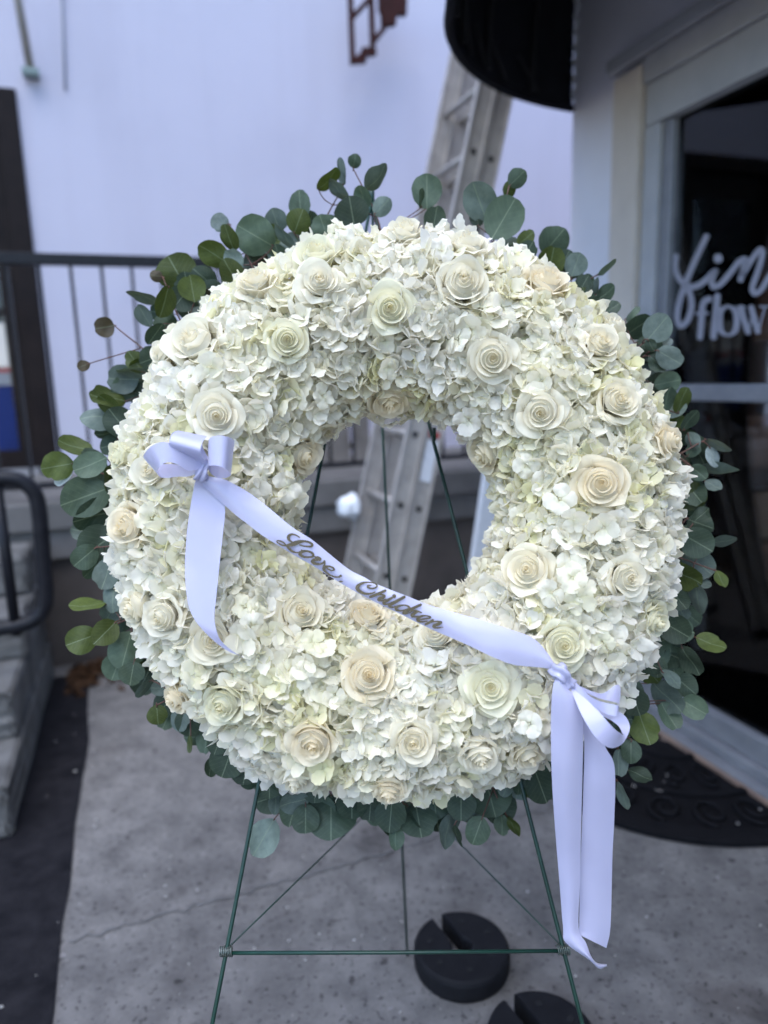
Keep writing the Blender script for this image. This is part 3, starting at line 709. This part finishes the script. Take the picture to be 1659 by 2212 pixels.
variants = [rose_variant(100+i+(37 if i == 1 else 0), o) for i, o in enumerate((.15, .6, .3, .5, .9, .05, .4, .75))]
# picture x, y, radius, facing shift (right, up)
ROSES = [(875,492,47,0,.45),(1010,518,48,.05,.9),(680,537,48,-.1,.6),(548,600,44,-.25,.75),(690,603,48,.1,.15),(1000,606,55,0,.1),(1185,598,52,.15,.75),
 (845,666,52,0,0),(620,733,46,.1,0),(410,728,62,-.2,.35),(345,758,36,-.8,0),(1063,775,54,.1,-.1),(1300,737,46,.2,.2),(1340,702,36,.7,.5),(1340,862,48,.1,.1),
 (1168,890,54,0,-.05),(845,872,50,.1,-.35),(467,897,54,.1,0),(663,987,46,.25,-.1),(1040,985,50,-.45,-.15),(322,1015,46,-.3,-.1),(252,985,30,-.9,-.2),
 (1300,1045,58,0,0),(1452,950,38,.8,.1),(268,1136,50,-.4,.05),(1138,1230,55,0,0),(650,1318,53,.1,.05),(795,1322,46,.2,.7),(1360,1250,50,.2,-.1),
 (285,1318,38,-.8,-.2),(345,1335,48,-.4,-.15),(457,1383,53,-.1,-.05),(1220,1395,54,0,0),(1420,1342,42,.65,-.25),(797,1455,56,.1,0),(940,1368,42,0,.3),
 (1060,1487,54,-.05,0),(480,1525,47,-.15,-.3),(675,1612,52,0,-.45),(895,1605,48,0,-.1),(1040,1640,44,.05,-.75),(1145,1635,42,.25,-.55),(635,1690,40,-.2,-.7),(375,1510,36,-.7,-.35),(840,1716,34,0,-.8)]
rose_info = []
for i, (x, y, rp_, fx, fy) in enumerate(ROSES):
    p = hit(x, y, RV+.006); d = (p-CC)@cf; r = rp_*d/FPX*1.27
    nrm = nz(tnorm(p)*.75+nz(CC-p)*.55+(cr*fx+cu*fy)*.85); p = p+nrm*.007
    rose_info.append((p, nrm, r))
    core, outer, gap_fill = variants[i % 8]; zq = Vector(nrm).to_track_quat('Z', 'Y').to_matrix().to_4x4()
    Mx = Matrix.Translation(Vector(p)) @ zq @ Matrix.Rotation(rng.random()*6.28, 4, 'Z') @ Matrix.Diagonal((r, r, r*1.12, 1))
    o = link('rose', core, None, wr); o.matrix_basis = Mx
    pal = [(1, 1, 1), (1, .985, .95), (1, .96, .90), (.985, 1, .94)][int(rng.integers(4))]
    o.color = (*pal, 1)
    for me in outer:
        c = link('petal', me, None, o); c.color = (*pal, 1)
    c = link('petal_gap_fill', gap_fill, None, o); c.color = (*pal, 1)

# ---- hydrangeas
def floret_mesh(seed):
    rg = np.random.default_rng(seed); v, f, core = [], [], []
    cup = rg.uniform(-.1, .7) if seed % 5 < 3 else rg.uniform(.9, 1.7); K = 18
    for k in range(4):
        ang = k*math.pi/2+rg.normal()*.12; L = rg.uniform(.9, 1.08); wd = rg.uniform(.50, .62); lift = cup+rg.normal()*.22; fold = rg.uniform(-.5, .65); wv = rg.uniform(.03, .13); ph = rg.random()*6; tw = rg.normal()*.35
        n0 = len(v); c = .56*L; ring = [(0, 1)]
        pts = [(0., c, 0.)]
        for rr in (.42, .76, 1.):
            for q in range(K):
                t = 2*math.pi*q/K; ser = 1+(.05*(1 if q % 2 else -1)+.03*rg.normal())*(rr == 1.)*(math.sin(t) > -.6)
                yy = c+.46*L*math.sin(t)*rr*ser; xx = wd*math.cos(t)*rr*ser
                if yy < c: xx *= 1-.55*((c-yy)/c)**1.3
                pts.append((xx, yy, rr))
        for (xx, yy, rr) in pts:
            z = lift*yy*yy*.55+fold*xx*xx-.07*rr**4+wv*math.sin(3*math.atan2(yy-c, xx+1e-6)+ph)*rr*rr+tw*xx*yy*.5
            x2 = xx*math.cos(ang)-yy*math.sin(ang); y2 = xx*math.sin(ang)+yy*math.cos(ang)
            v.append((x2, y2, z+.012*k)); core.append(max(0., 1-yy*2.2))
        for q in range(K):
            q2 = (q+1) % K; f.append((n0, n0+1+q, n0+1+q2)); f.append((n0+1+q, n0+1+K+q, n0+1+K+q2, n0+1+q2)); f.append((n0+1+K+q, n0+1+2*K+q, n0+1+2*K+q2, n0+1+K+q2))
    n0 = len(v); s = .075
    v += [(s, 0, .05), (0, s, .05), (-s, 0, .05), (0, -s, .05), (0, 0, .13)]; core += [1.]*5; f += [(n0, n0+1, n0+4), (n0+1, n0+2, n0+4), (n0+2, n0+3, n0+4), (n0+3, n0, n0+4)]
    return np.array(v), f, np.array(core)
FV = [floret_mesh(500+i) for i in range(15)]
OPENF = [i for i in range(15) if (500+i) % 5 < 3]; SHUTF = [i for i in range(15) if (500+i) % 5 >= 3]
def hmesh(name, v, f, core, rnd):
    me = bpy.data.meshes.new(name); me.from_pydata([tuple(p) for p in v], [], f); me.polygons.foreach_set('use_smooth', [True]*len(f))
    for nm, dd in (('core', core), ('rnd', rnd)):
        a_ = me.attributes.new(nm, 'FLOAT', 'POINT'); a_.data.foreach_set('value', np.asarray(dd, dtype=np.float32))
    me.materials.append(M['hyd']); return me
FME = {}
for i, (v, f, c) in enumerate(FV):
    for lv in range(3): FME[i, lv] = hmesh('floret', v, f, c, [.2+.25*lv]*len(v))
heads = []
for ph, cnt, off in ((-68, 9, .2), (-18, 12, .05), (30, 15, .3), (74, 18, .1)):
    for i in range(cnt):
        th = 2*math.pi*(i+off)/cnt+.07*rng.normal(); phr = math.radians(ph)+.10*rng.normal(); rh = .066+.007*rng.normal()
        heads.append((tor(th, phr, .076+.006*rng.normal()), rh, rng.uniform(0, .55)))
HC = np.array([h[0] for h in heads])
allf = []; gold = math.pi*(3-math.sqrt(5))
for hi, (hc, rh, tone) in enumerate(heads):
    nh = tnorm(hc); tx = nz(np.cross(nh, V(.3, .5, .8))); ty = np.cross(nh, tx); n_ = 84
    for i in range(n_):
        cz = 1-(i+.5)/n_*1.12; sz = math.sqrt(max(0, 1-cz*cz)); a = gold*i+hi
        d = nz(nh*cz+tx*sz*math.cos(a)+ty*sz*math.sin(a)+.12*rng.normal(size=3)); depth = rng.normal()*.006-(.010 if i % 3 == 0 else 0)
        p = hc+d*(rh+depth)
        if np.any(np.linalg.norm(np.delete(HC, hi, 0)-p, axis=1) < .052): continue
        if sdf(p, .108) < .004: continue
        if nz(CC-p)@d < -.35 and rng.random() < .8: continue
        s = rng.uniform(.018, .025)*(.88 if depth < -.008 else 1)
        bad = False; tocam = nz(CC-p)
        for (rpn, rn, rr_) in rose_info:
            w = p-rpn; al = w@rn; lat = np.linalg.norm(w-al*rn)
            if lat < rr_*.86+s*.25 and al > -rr_*1.0: bad = True; break
            al2 = w@nz(CC-rpn); lat2 = np.linalg.norm(w-al2*nz(CC-rpn))
            if lat2 < rr_*.8 and al2 > 0: bad = True; break
        if bad: continue
        nn = nz(d+(.30 if rng.random() < .7 else .6)*rng.normal(size=3))
        allf.append((hi, p, nn, s, rng.random()*6.28, int(rng.choice(OPENF if rng.random() < .8 else SHUTF)), float(np.clip(tone+.16*rng.normal()+(.28 if depth < -.008 else 0), 0, 1)), (tocam@d)*1.0-((p-CC)@cf)*1.5))
# filler florets where the domes leave the foam bare
FP = np.zeros((9000, 3)); nfp = len(allf); FP[:nfp] = [f_[1] for f_ in allf]
for i in range(8000):
    th = rng.random()*2*math.pi; ph = math.radians(rng.uniform(-100, 118)); p = tor(th, ph, rng.uniform(.122, .136)); d = tnorm(p)
    if nz(CC-p)@d < -.3: continue
    if np.min(np.sum((FP[:nfp]-p)**2, axis=1)) < .0104**2: continue
    bad = False
    for (rpn, rn, rr_) in rose_info:
        w = p-rpn; al = w@rn; lat = np.linalg.norm(w-al*rn)
        if lat < rr_*.70 and al > -rr_*1.1: bad = True; break
        al2 = w@nz(CC-rpn); lat2 = np.linalg.norm(w-al2*nz(CC-rpn))
        if lat2 < rr_*.74 and al2 > -.002: bad = True; break
    if bad: continue
    FP[nfp] = p; nfp += 1; hi = int(np.argmin(np.linalg.norm(HC-p, axis=1)))
    allf.append((hi, p, nz(d+.5*rng.normal(size=3)), rng.uniform(.0165, .0225), rng.random()*6.28, int(rng.choice(SHUTF if rng.random() < .7 else OPENF)), float(np.clip(.4+.25*rng.normal(), 0, 1)), -9.))
order = sorted(range(len(allf)), key=lambda i: -allf[i][7])
single = set(order[:300])
def fmat(p, nn, s, rot): return Matrix.Translation(Vector(p)) @ Vector(nn).to_track_quat('Z', 'Y').to_matrix().to_4x4() @ Matrix.Rotation(rot, 4, 'Z') @ Matrix.Diagonal((s, s, s, 1))
byhead = {}
for i, fl in enumerate(allf): byhead.setdefault(fl[0], []).append(i)
for hi, idx in byhead.items():
    v, f, c, r = [], [], [], []; n0 = 0; sing = []
    for i in idx:
        if i in single and len(sing) < len(idx)-2: sing.append(i); continue
        _, p, nn, s, rot, k, tone, _s = allf[i]; Mx = np.array(fmat(p, nn, s, rot)); fv, ff, fc = FV[k]
        v.append(fv @ Mx[:3, :3].T + Mx[:3, 3]); f += [tuple(q+n0 for q in t) for t in ff]; c.append(fc); r.append(np.full(len(fv), tone)); n0 += len(fv)
    me = hmesh('hydrangea_head', np.concatenate(v), f, np.concatenate(c), np.concatenate(r))
    ho = link('hydrangea_head', me, None, wr); ho['kind'] = 'stuff'
    for i in sing:
        _, p, nn, s, rot, k, tone, _s = allf[i]
        fo_ = link('floret', FME[k, min(2, int(tone*3))], None, ho); fo_.matrix_basis = fmat(p, nn, s, rot)

# ---- eucalyptus
TONE = {'g': (.062, .09, .058), 'b': (.105, .135, .115), 'd': (.034, .052, .032), 'o': (.058, .076, .016), 'l': (.2, .23, .22), 'r': (.06, .045, .026)}
LEAVES = '''766 348 15 15 80 g;737 371 10 28 100 b;710 388 15 31 60 o;733 412 13 32 150 b;783 427 19 26 100 g;760 457 38 31 100 d;815 385 19 34 60 b;826 446 20 24 45 b;
649 444 24 32 100 g;645 478 27 27 70 o;596 476 26 25 110 b;551 509 43 43 150 g;475 481 20 20 170 l;494 514 18 29 105 o;462 549 27 37 150 o;501 590 26 33 120 o;
381 585 45 35 120 o;337 596 13 14 170 r;391 645 29 30 230 d;415 622 30 28 100 o;355 652 22 35 250 o;434 655 18 32 200 b;459 631 9 15 180 r;698 486 28 22 110 g;705 497 34 18 150 g;740 503 32 17 60 o;
541 558 32 14 160 b;596 552 11 32 160 b;615 510 10 36 125 b;632 530 28 27 120 b;672 476 18 20 90 d;309 641 11 36 165 b;312 681 17 26 120 b;225 707 22 21 190 r;180 790 12 14 200 r;335 722 20 28 240 d;
329 775 28 28 200 d;293 786 10 16 190 o;294 808 15 43 175 b;231 859 23 39 185 o;212 900 24 38 180 b;161 965 20 36 165 o;124 1007 32 33 190 o;139 1032 12 24 215 l;195 1004 28 36 200 g;
183 1073 45 52 200 g;212 1114 38 52 190 d;236 1032 9 30 270 o;214 1177 45 48 215 d;183 1203 27 30 220 d;231 1239 28 36 250 b;245 1290 25 34 265 b;188 1307 14 37 190 o;176 1382 31 33 200 o;227 1367 28 33 225 o;
273 1404 40 41 255 g;252 1440 32 30 250 g;285 1455 28 25 260 d;311 1488 11 23 240 b;340 1545 22 22 275 o;412 1558 33 33 265 d;412 1608 6 18 270 o;492 1643 40 37 250 d;455 1658 15 21 250 d;
595 1735 17 23 265 b;582 1703 30 22 270 d;635 1748 31 38 255 g;660 1770 30 30 270 g;715 1763 55 47 270 g;569 1810 35 41 240 b;680 1712 25 22 270 d;844 1761 35 37 265 d;854 1811 17 24 270 g;904 1771 42 36 280 g;
966 1796 17 37 265 b;989 1806 7 23 275 g;996 1741 33 30 270 d;1059 1721 46 44 285 g;1080 1745 38 36 290 d;1031 1796 27 31 250 g;1084 1781 17 23 265 g;1109 1786 10 23 300 o;1119 1691 11 25 275 g;1169 1701 35 36 290 d;
1460 1360 32 34 330 d;1452 1426 28 34 280 g;1492 1428 22 34 300 g;1404 1434 24 29 340 d;1451 1466 14 26 340 b;1442 1507 30 42 320 b;1372 1516 30 32 290 d;1445 1548 22 31 300 g;1500 1528 26 29 330 g;1392 1573 32 35 290 o;
1363 1624 22 26 270 g;1335 1648 18 28 270 b;1383 1674 16 26 340 d;1345 1718 11 29 280 b;1492 1094 21 30 20 g;1511 1131 26 30 340 d;1506 1172 35 36 330 d;1509 1217 30 37 320 b;1478 1244 28 40 340 o;1564 1169 12 26 20 b;
1507 1292 17 35 280 b;1466 1295 22 26 310 d;1444 1302 16 19 300 d;1536 1389 20 31 345 o;1557 1251 12 20 300 o;1521 1261 10 16 340 b;1523 1155 10 11 300 r;1195 523 34 35 50 g;1244 571 25 25 70 b;1261 613 20 20 60 d;
1290 620 8 21 70 b;1309 634 18 25 30 d;1310 575 7 24 55 b;1275 653 13 19 20 d;1321 667 15 21 40 d;1364 676 8 20 55 g;1420 709 31 33 50 b;1446 772 25 30 330 b;1439 739 11 14 0 l;1420 784 18 23 320 d;1406 746 12 15 300 d;
1440 863 18 29 80 g;1474 865 16 29 70 o;1490 908 14 26 60 g;1495 953 15 21 300 b;1553 960 10 28 345 l;1541 987 13 24 295 l;1509 975 22 36 300 d;1551 1020 11 42 0 b;1541 1048 13 19 330 b;1499 1065 27 31 310 d;1509 1021 18 21 320 d;
922 412 33 36 90 g;911 428 6 20 95 g;939 475 24 30 80 d;1036 435 36 43 110 b;1088 472 43 48 60 g;1117 385 21 22 45 g;1098 410 15 20 60 o;1136 515 17 21 40 o;1140 542 20 23 60 d;1095 530 20 30 20 d;1030 470 15 19 100 d;
505 560 20 26 140 b;560 545 24 22 130 d;470 1610 24 20 250 d;530 1668 30 26 260 d;760 1740 34 30 270 d;800 1745 30 28 265 d;940 1742 30 28 275 d;1330 1590 26 30 280 d;1410 1400 30 28 320 d;1470 1200 30 30 330 d;1480 1010 26 30 0 d;1420 830 24 28 30 d;1385 760 20 24 30 d;
300 850 26 30 170 d;250 960 26 34 190 d;255 1340 30 34 200 d;300 1420 30 34 220 d;360 1520 28 30 230 d;240 1180 30 40 200 d;255 1080 30 44 180 d;1220 560 20 22 60 d;360 700 24 28 190 d;440 600 26 28 140 d;1490 1330 24 28 320 g;1480 1480 26 28 320 d'''
def leaf_mesh(seed):
    rg = np.random.default_rng(seed); v = []; f = []; K = 26
    wv, ph, cup, fold = rg.uniform(.03, .10), rg.random()*6, rg.uniform(-.2, .2), rg.uniform(-.12, .26); notch = rg.random() < .35
    nt = rg.uniform(.4, 2.7); pw = rg.uniform(1.7, 2.1)
    v.append((0, 1., 0))
    for rr in (.35, .7, 1.):
        for q in range(K):
            t = 2*math.pi*q/K-math.pi/2; ct, st = math.cos(t), math.sin(t)
            rad = rr*(1+.025*math.sin(3*t+ph)+.012*rg.normal()*(rr == 1))
            if rr == 1 and notch and abs(((t-nt+math.pi) % (2*math.pi))-math.pi) < .16: rad *= .88
            if q == 0: rad *= 1.06
            x = math.copysign(abs(ct)**(2/pw), ct)*rad if ct else 0; y = 1+math.copysign(abs(st)**(2/2.), st)*rad
            v.append((x, y, 0))
    out = []
    for x, y, z in v: out.append((x, y, cup*(x*x+(y-1)**2)+fold*abs(x)*.6+wv*math.sin(2.5*x+3*y+ph)-.1*wv))
    for q in range(K):
        q2 = (q+1) % K; f.append((0, 1+q, 1+q2))
        for r in range(2): f.append((1+r*K+q, 1+(r+1)*K+q, 1+(r+1)*K+q2, 1+r*K+q2))
    me = bpy.data.meshes.new('leaf'); me.from_pydata(out, [], f); me.polygons.foreach_set('use_smooth', [True]*len(f)); me.materials.append(M['leaf']); return me
LM = [leaf_mesh(900+i) for i in range(14)]
rl_ = random.Random(5); extra = []
for a0, a1, cnt, rad in ((152, 232, 26, 650), (298, 352, 22, 655), (238, 300, 26, 668), (20, 60, 12, 640), (105, 150, 14, 650), (355, 380, 8, 650)):
    for k in range(cnt):
        t = a0+(a1-a0)*(k+rl_.random())/cnt; R_ = rad+rl_.uniform(-35, 22); sz = rl_.uniform(22, 36)
        extra.append('%d %d %.0f %.0f %.0f %s' % (857+R_*math.cos(math.radians(t)), 1106-R_*.99*math.sin(math.radians(t)), sz*rl_.uniform(.6, 1), sz, t+rl_.uniform(-50, 50), rl_.choice('ddggbo')))
info = []
for i, row in enumerate(LEAVES.replace('\n', '').split(';')+extra):
    x, y, w, h, ang = map(float, row.split()[:5]); tone = row.split()[5]
    rr_ = math.hypot(x-857, y-1106); off = -.045-.05*rng.random()-(.03 if i >= 151 else 0)
    c = wplane(x, y, off); d = (c-CC)@cf; vw = nz(CC-c)
    t = math.radians(ang); ydir = cr*math.cos(t)+cu*math.sin(t); ydir = nz(ydir-vw*(ydir@vw)); xdir = np.cross(ydir, vw)
    R_m = max(w, h)*d/FPX; H_m = h*d/FPX; W_m = w*d/FPX
    # leaf is near round; a narrow picture means it is turned about its long axis
    full_w = max(W_m, H_m*.80); tw = math.acos(min(1, W_m/full_w)) if W_m < full_w else 0.
    tw *= random.choice((-1, 1)); tip = rng.normal()*.18
    zd = nz(vw*math.cos(tw)+xdir*math.sin(tw)); xd = np.cross(ydir, zd)
    yd = nz(ydir*math.cos(tip)+zd*math.sin(tip)); zd = np.cross(xd, yd)
    basep = c-yd*H_m
    info.append((math.atan2(-(y-1106), x-857) % (2*math.pi), basep, xd, yd, zd, full_w, H_m, tone, rr_))
bins = {}
for L1 in info: bins.setdefault(int(L1[0]/(2*math.pi)*22), []).append(L1)
for b, ls in sorted(bins.items()):
    ls.sort(key=lambda q: q[8]); th = np.mean([q[0] for q in ls]); root = WC+(math.cos(th)*WX+math.sin(th)*WY)*.39-WN*.055
    far = ls[-1][1]; mid = root*.45+far*.55+WN*-.012+nz(np.cross(WN, far-root))*rng.normal()*.012
    stem = crom([root, mid, far], 8); m = MB(); m.tube(stem, [.0022-.0011*i/(len(stem)-1) for i in range(len(stem))], 6)
    for q in ls:
        k = int(np.argmin([np.linalg.norm(s-q[1])+.35*np.linalg.norm(s-root) for s in stem])); s0 = stem[k]
        m.tube(crom([s0, (s0+q[1])/2-q[3]*.004, q[1], q[1]+q[3]*.004], 3), .0010, 5)
    sp = m.build('eucalyptus_sprig', M['stem'], wr, smooth=True)
    for q in ls:
        o = link('leaf', LM[int(rng.integers(14))], None, sp)
        _, bp, xd, yd, zd, W_m, H_m, tone, _ = q
        o.matrix_basis = Matrix(((*[xd[0]*W_m, yd[0]*H_m, zd[0]*H_m], bp[0]), (*[xd[1]*W_m, yd[1]*H_m, zd[1]*H_m], bp[1]), (*[xd[2]*W_m, yd[2]*H_m, zd[2]*H_m], bp[2]), (0, 0, 0, 1)))
        tc = np.array(TONE[tone])*1.3*(1+.16*rng.normal()); o.color = (*np.clip(tc, .01, 1), 1)

# ================================================================== RIBBON
OFF = .186
rb = thing('ribbon_sash', wplane(857, 1300, OFF), 'white satin ribbon sash with two bows and gold lettering across the wreath', 'ribbon')
def sashp(x, y, lift=0.):
    t = min(1, max(0, (x-440)/(1210-440))); s = math.sin(math.pi*t)
    return wplane(x, y, OFF-.020*s+lift+.0022*math.sin(x*.021+y*.012)+.0012*math.sin(x*.055-y*.03))
def strip(name, rows, place, parent, n=5, cross=5, bow=0.):
    """rows: (Lx, Ly, Rx, Ry[, depth offset towards camera])"""
    R5 = [tuple(r)+((0.,) if len(r) == 4 else ()) for r in rows]; P = crom(R5, n); m = MB(); vs_ = []
    for r in P:
        for k in range(cross+1):
            t = k/cross; x = r[0]*(1-t)+r[2]*t; y = r[1]*(1-t)+r[3]*t
            vs_.append(place(x, y, r[4]+bow*math.sin(math.pi*t)+(.0014*math.sin(y*.016+x*.01+1.2*t)+.0004*math.sin(y*.05-x*.03-2*t))*(parent.name.startswith('bow') and bow > 0)))
    c = cross+1; m.add(vs_, [(i*c+k, i*c+k+1, (i+1)*c+k+1, (i+1)*c+k) for i in range(len(P)-1) for k in range(cross)])
    return m.build(name, M['satin'], parent, smooth=True)
band = strip('band', [(427,1024,431,1036),(453,1029,440,1050),(484,1035,462,1070),(508,1047,484,1090),(533,1061,507,1111),(567,1086,536,1133),(593,1107,567,1157),(633,1140,604,1180),(670,1163,640,1202),(699,1186,676,1222),(728,1210,706,1241),(757,1232,738,1261),(787,1247,768,1278),(810,1260,792,1291),(844,1274,826,1308),(888,1291,868,1328),(924,1306,902,1345),(961,1317,940,1363),(999,1328,980,1380),(1026,1335,1020,1398),(1070,1349,1066,1420),(1108,1362,1110,1436),(1149,1377,1158,1441),(1176,1402,1190,1446),(1200,1436,1206,1458),(1216,1452,1216,1466)], sashp, rb, 4, 6, .004)
bow1 = MB(); bow1.knot(crom([sashp(445, 1000, .006), sashp(441, 1011, .010), sashp(437, 1020, .012), sashp(432, 1032, .006)], 4), [.008, .0075, .007, .006, .005, .0045, .005, .006, .006, .007, .008, .008, .008])
bow1 = bow1.build('bow', M['satin'], rb, smooth=True); bow1['label'] = 'upper bow with three loops and one tail'
C6 = lambda r: (297+.1627*r[0], 918+.1627*r[1], 297+.1627*r[2], 918+.1627*r[3], -r[4])
loop_pl = lambda x, y, l: wplane(x, y, OFF+.012+l)
strip('loop', [C6(r) for r in [(890,500,870,572,0),(720,390,690,608,-.012),(560,300,560,540,-.022),(430,240,430,492,-.028),(300,232,330,522,-.028),(170,290,280,580,-.018),(80,405,258,630,0),(110,470,270,660,.015),(220,520,310,695,.025),(330,520,400,703,.028),(480,520,530,686,.024),(640,560,690,680,.016),(860,560,870,600,.004)]], loop_pl, bow1)
strip('loop', [C6(r) for r in [(900,560,950,560,.01),(640,420,960,480,.030),(440,260,880,330,.030),(440,150,860,240,.022),(470,100,885,175,.006),(540,72,925,152,-.012),(470,110,870,215,-.027),(428,210,838,320,-.033),(440,290,850,400,-.028),(640,400,890,460,-.014),(880,520,940,530,-.004)]], loop_pl, bow1)
strip('loop', [C6(r) for r in [(935,470,940,570,-.004),(946,200,940,545,-.02),(1030,150,1010,535,-.032),(1120,142,1100,550,-.036),(1210,160,1180,590,-.030),(1275,195,1235,640,-.010),(1285,225,1235,668,.008),(1240,210,1185,700,.02),(1150,200,1080,705,.022),(1040,200,990,660,.016),(950,260,945,600,.006),(935,480,935,590,0)]], loop_pl, bow1)
strip('tail', [(424,1032,440,1036,.004),(419,1053,470,1052,-.004),(412,1090,486,1095,-.006),(404,1150,480,1165,-.002),(400,1210,473,1230,0),(401,1260,467,1290,.002),(408,1310,463,1335,.002),(425,1345,470,1370,0),(455,1378,483,1390,-.004),(490,1405,505,1408,-.008),(526,1419,527,1421,-.01)], sashp, bow1)
b2 = MB(); q0 = wplane(1216, 1460, OFF)
b2.knot(crom([wplane(1200, 1446, OFF), wplane(1212, 1456, OFF+.010), wplane(1222, 1466, OFF+.008), wplane(1232, 1480, OFF+.004)], 4), [.010, .010, .0105, .0105, .010, .0095, .009, .008, .0065, .006, .006, .007, .008])
bow2 = b2.build('bow', M['satin'], rb, smooth=True); bow2['label'] = 'lower bow with long hanging tails'
C7 = lambda r: (1026+.293*r[0], 1296+.293*r[1], 1026+.293*r[2], 1296+.293*r[3], -r[4])
lp2 = lambda x, y, l: wplane(x, y, OFF+.004+l)
strip('loop', [C7(r) for r in [(700,640,750,620,0),(760,790,860,750,-.02),(815,900,930,840,-.03),(880,1000,985,905,-.034),(950,1070,1040,960,-.030),(1015,1092,1078,986,-.020),(1085,1062,1092,995,-.002),(1130,990,1085,980,.008),(1141,930,1058,930,.014),(1112,862,1000,885,.016),(1040,812,960,865,.014),(900,740,840,780,.008),(740,630,720,650,.003)]], lp2, bow2)
strip('loop', [C7(r) for r in [(745,608,730,650,-.004),(850,712,860,775,-.022),(950,755,960,835,-.036),(1050,775,1042,856,-.040),(1064,768,1060,800,-.028),(1073,650,1052,762,-.012),(1040,627,985,742,.004),(930,690,905,722,.006),(760,630,740,650,.004)]], lp2, bow2)
yv = q0[1]-.006
hang = lambda x, y, l: onplane(x, y, V(0, yv-l, 0), V(0, 1, 0))
strip('tail', [(1235,1484,1258,1496,-.002),(1252,1535,1288,1556,-.006),(1261,1590,1307,1612,-.004),(1262,1640,1325,1645,0),(1260,1700,1329,1690,.004),(1258,1765,1327,1770,.004),(1254,1866,1323,1850,.002),(1252,1950,1321,1940,0),(1251,2004,1318,2010,.002),(1249,2018,1310,2048,.004)], hang, bow2, 6, 6, .004)
strip('tail', [(1205,1462,1222,1470,.004),(1196,1476,1228,1488,.008),(1191,1519,1252,1515,.012),(1190,1589,1260,1570,.014),(1192,1680,1258,1680,.014),(1199,1790,1255,1800,.012),(1208,1900,1253,1905,.011),(1216,2001,1250,2003,.012),(1222,2036,1266,2037,.016),(1272,2073,1277,2066,.022),(1294,2092,1290,2080,.018),(1311,2087,1311,2083,.01)], hang, bow2, 6, 6, .006)
# gold lettering
def lv_place(x, y, l): return sashp(567+.14648*x, 1107+.14648*y, .0066+l)
def ch_place(x, y, l): return sashp(756+.14648*x, 1215+.14648*y, .0066+l)
s_ = lambda *p: ('s', list(p))
letters([
 ('gold script letter L', [s_((548,368,14),(500,338,18),(440,322,24),(395,340,36),(380,375,38),(400,412,28),(440,438,18)), s_((350,488,24),(420,475,47),(490,452,57),(560,430,42),(620,425,28),(690,440,28),(732,470,30),(725,498,26),(680,502,22),(610,495,18),(550,480,16)), s_((350,488,16),(310,445,20),(255,420,18),(215,418,14),(220,440,16),(260,470,20),(310,488,20),(355,492,24),(395,535,32),(440,575,28),(490,590,20),(535,590,16))]),
 ('gold script letter o', [s_((575,548,10),(580,575,32)), s_((590,575,38),(655,570,26),(720,590,28),(748,620,28),(735,650,26),(680,660,22),(610,655,26),(565,630,38),(550,600,38),(590,575,36)), s_((750,640,16),(785,658,16))]),
 ('gold script letter v', [s_((780,662,20),(820,665,32),(852,690,34),(800,692,40),(748,705,36),(737,730,38),(775,755,36),(840,762,24),(890,745,24),(915,722,28))]),
 ('gold script letter e', [s_((915,722,26),(917,760,22),(905,790,20)), s_((930,805,42),(990,795,22),(1045,820,24),(1056,845,20),(1020,855,18),(960,830,16)), s_((960,800,22),(915,812,42),(907,840,36),(940,885,24),(1000,925,22),(1070,950,20),(1130,950,22),(1152,935,34))]),
 ('gold comma', [s_((1135,1018,14),(1160,1020,22),(1185,1022,9))])], lv_place, M['gold'], band, 0., 1.22)
letters([
 ('gold script letter C', [s_((320,335,8),(270,345,30),(262,362,30),(300,382,26),(360,378,26),(398,355,26),(390,325,22),(340,300,20),(260,292,22),(180,305,36),(120,345,52),(110,385,58),(150,430,52),(220,460,38),(300,460,28),(370,435,18))]),
 ('gold script letter h', [s_((520,415,40),(420,460,44),(300,508,40)), s_((400,482,16),(460,475,24),(508,490,32),(490,515,42),(430,530,46),(424,555,36),(470,562,26),(520,545,18))]),
 ('gold script letter i', [s_((620,520,34),(560,555,44),(500,590,46),(510,615,32),(560,615,22),(600,600,16)), ('b', (652, 496, 30))]),
 ('gold script letter l', [s_((800,508,44),(700,565,46),(590,625,48),(592,655,32),(640,660,22),(668,645,16))]),
 ('gold script letter d', [s_((884,680,30),(868,655,30),(838,637,24),(800,629,22),(732,640,34),(684,668,46),(690,698,42),(740,712,26),(805,702,22),(872,680,26)), s_((1042,624,40),(930,675,42),(800,735,46),(800,755,32),(860,745,20),(920,720,16))]),
 ('gold script letter r', [s_((905,715,18),(960,710,32),(1055,738,18)), s_((985,730,38),(920,770,46),(922,795,38),(970,800,24),(1012,790,16))]),
 ('gold script letter e', [s_((1020,845,18),(1100,832,24),(1180,817,24),(1180,800,22),(1120,785,22),(1050,795,36),(1000,830,46),(1012,865,38),(1070,875,26),(1140,865,18))]),
 ('gold script letter n', [s_((1222,850,34),(1170,885,38),(1118,912,38)), s_((1170,888,16),(1260,870,22),(1342,880,36),(1310,905,46),(1242,930,48),(1240,955,36),(1300,965,22),(1375,955,10))])], ch_place, M['gold'], band, 0., 1.0)
print('florets', len(allf), 'objects', len(bpy.data.objects))
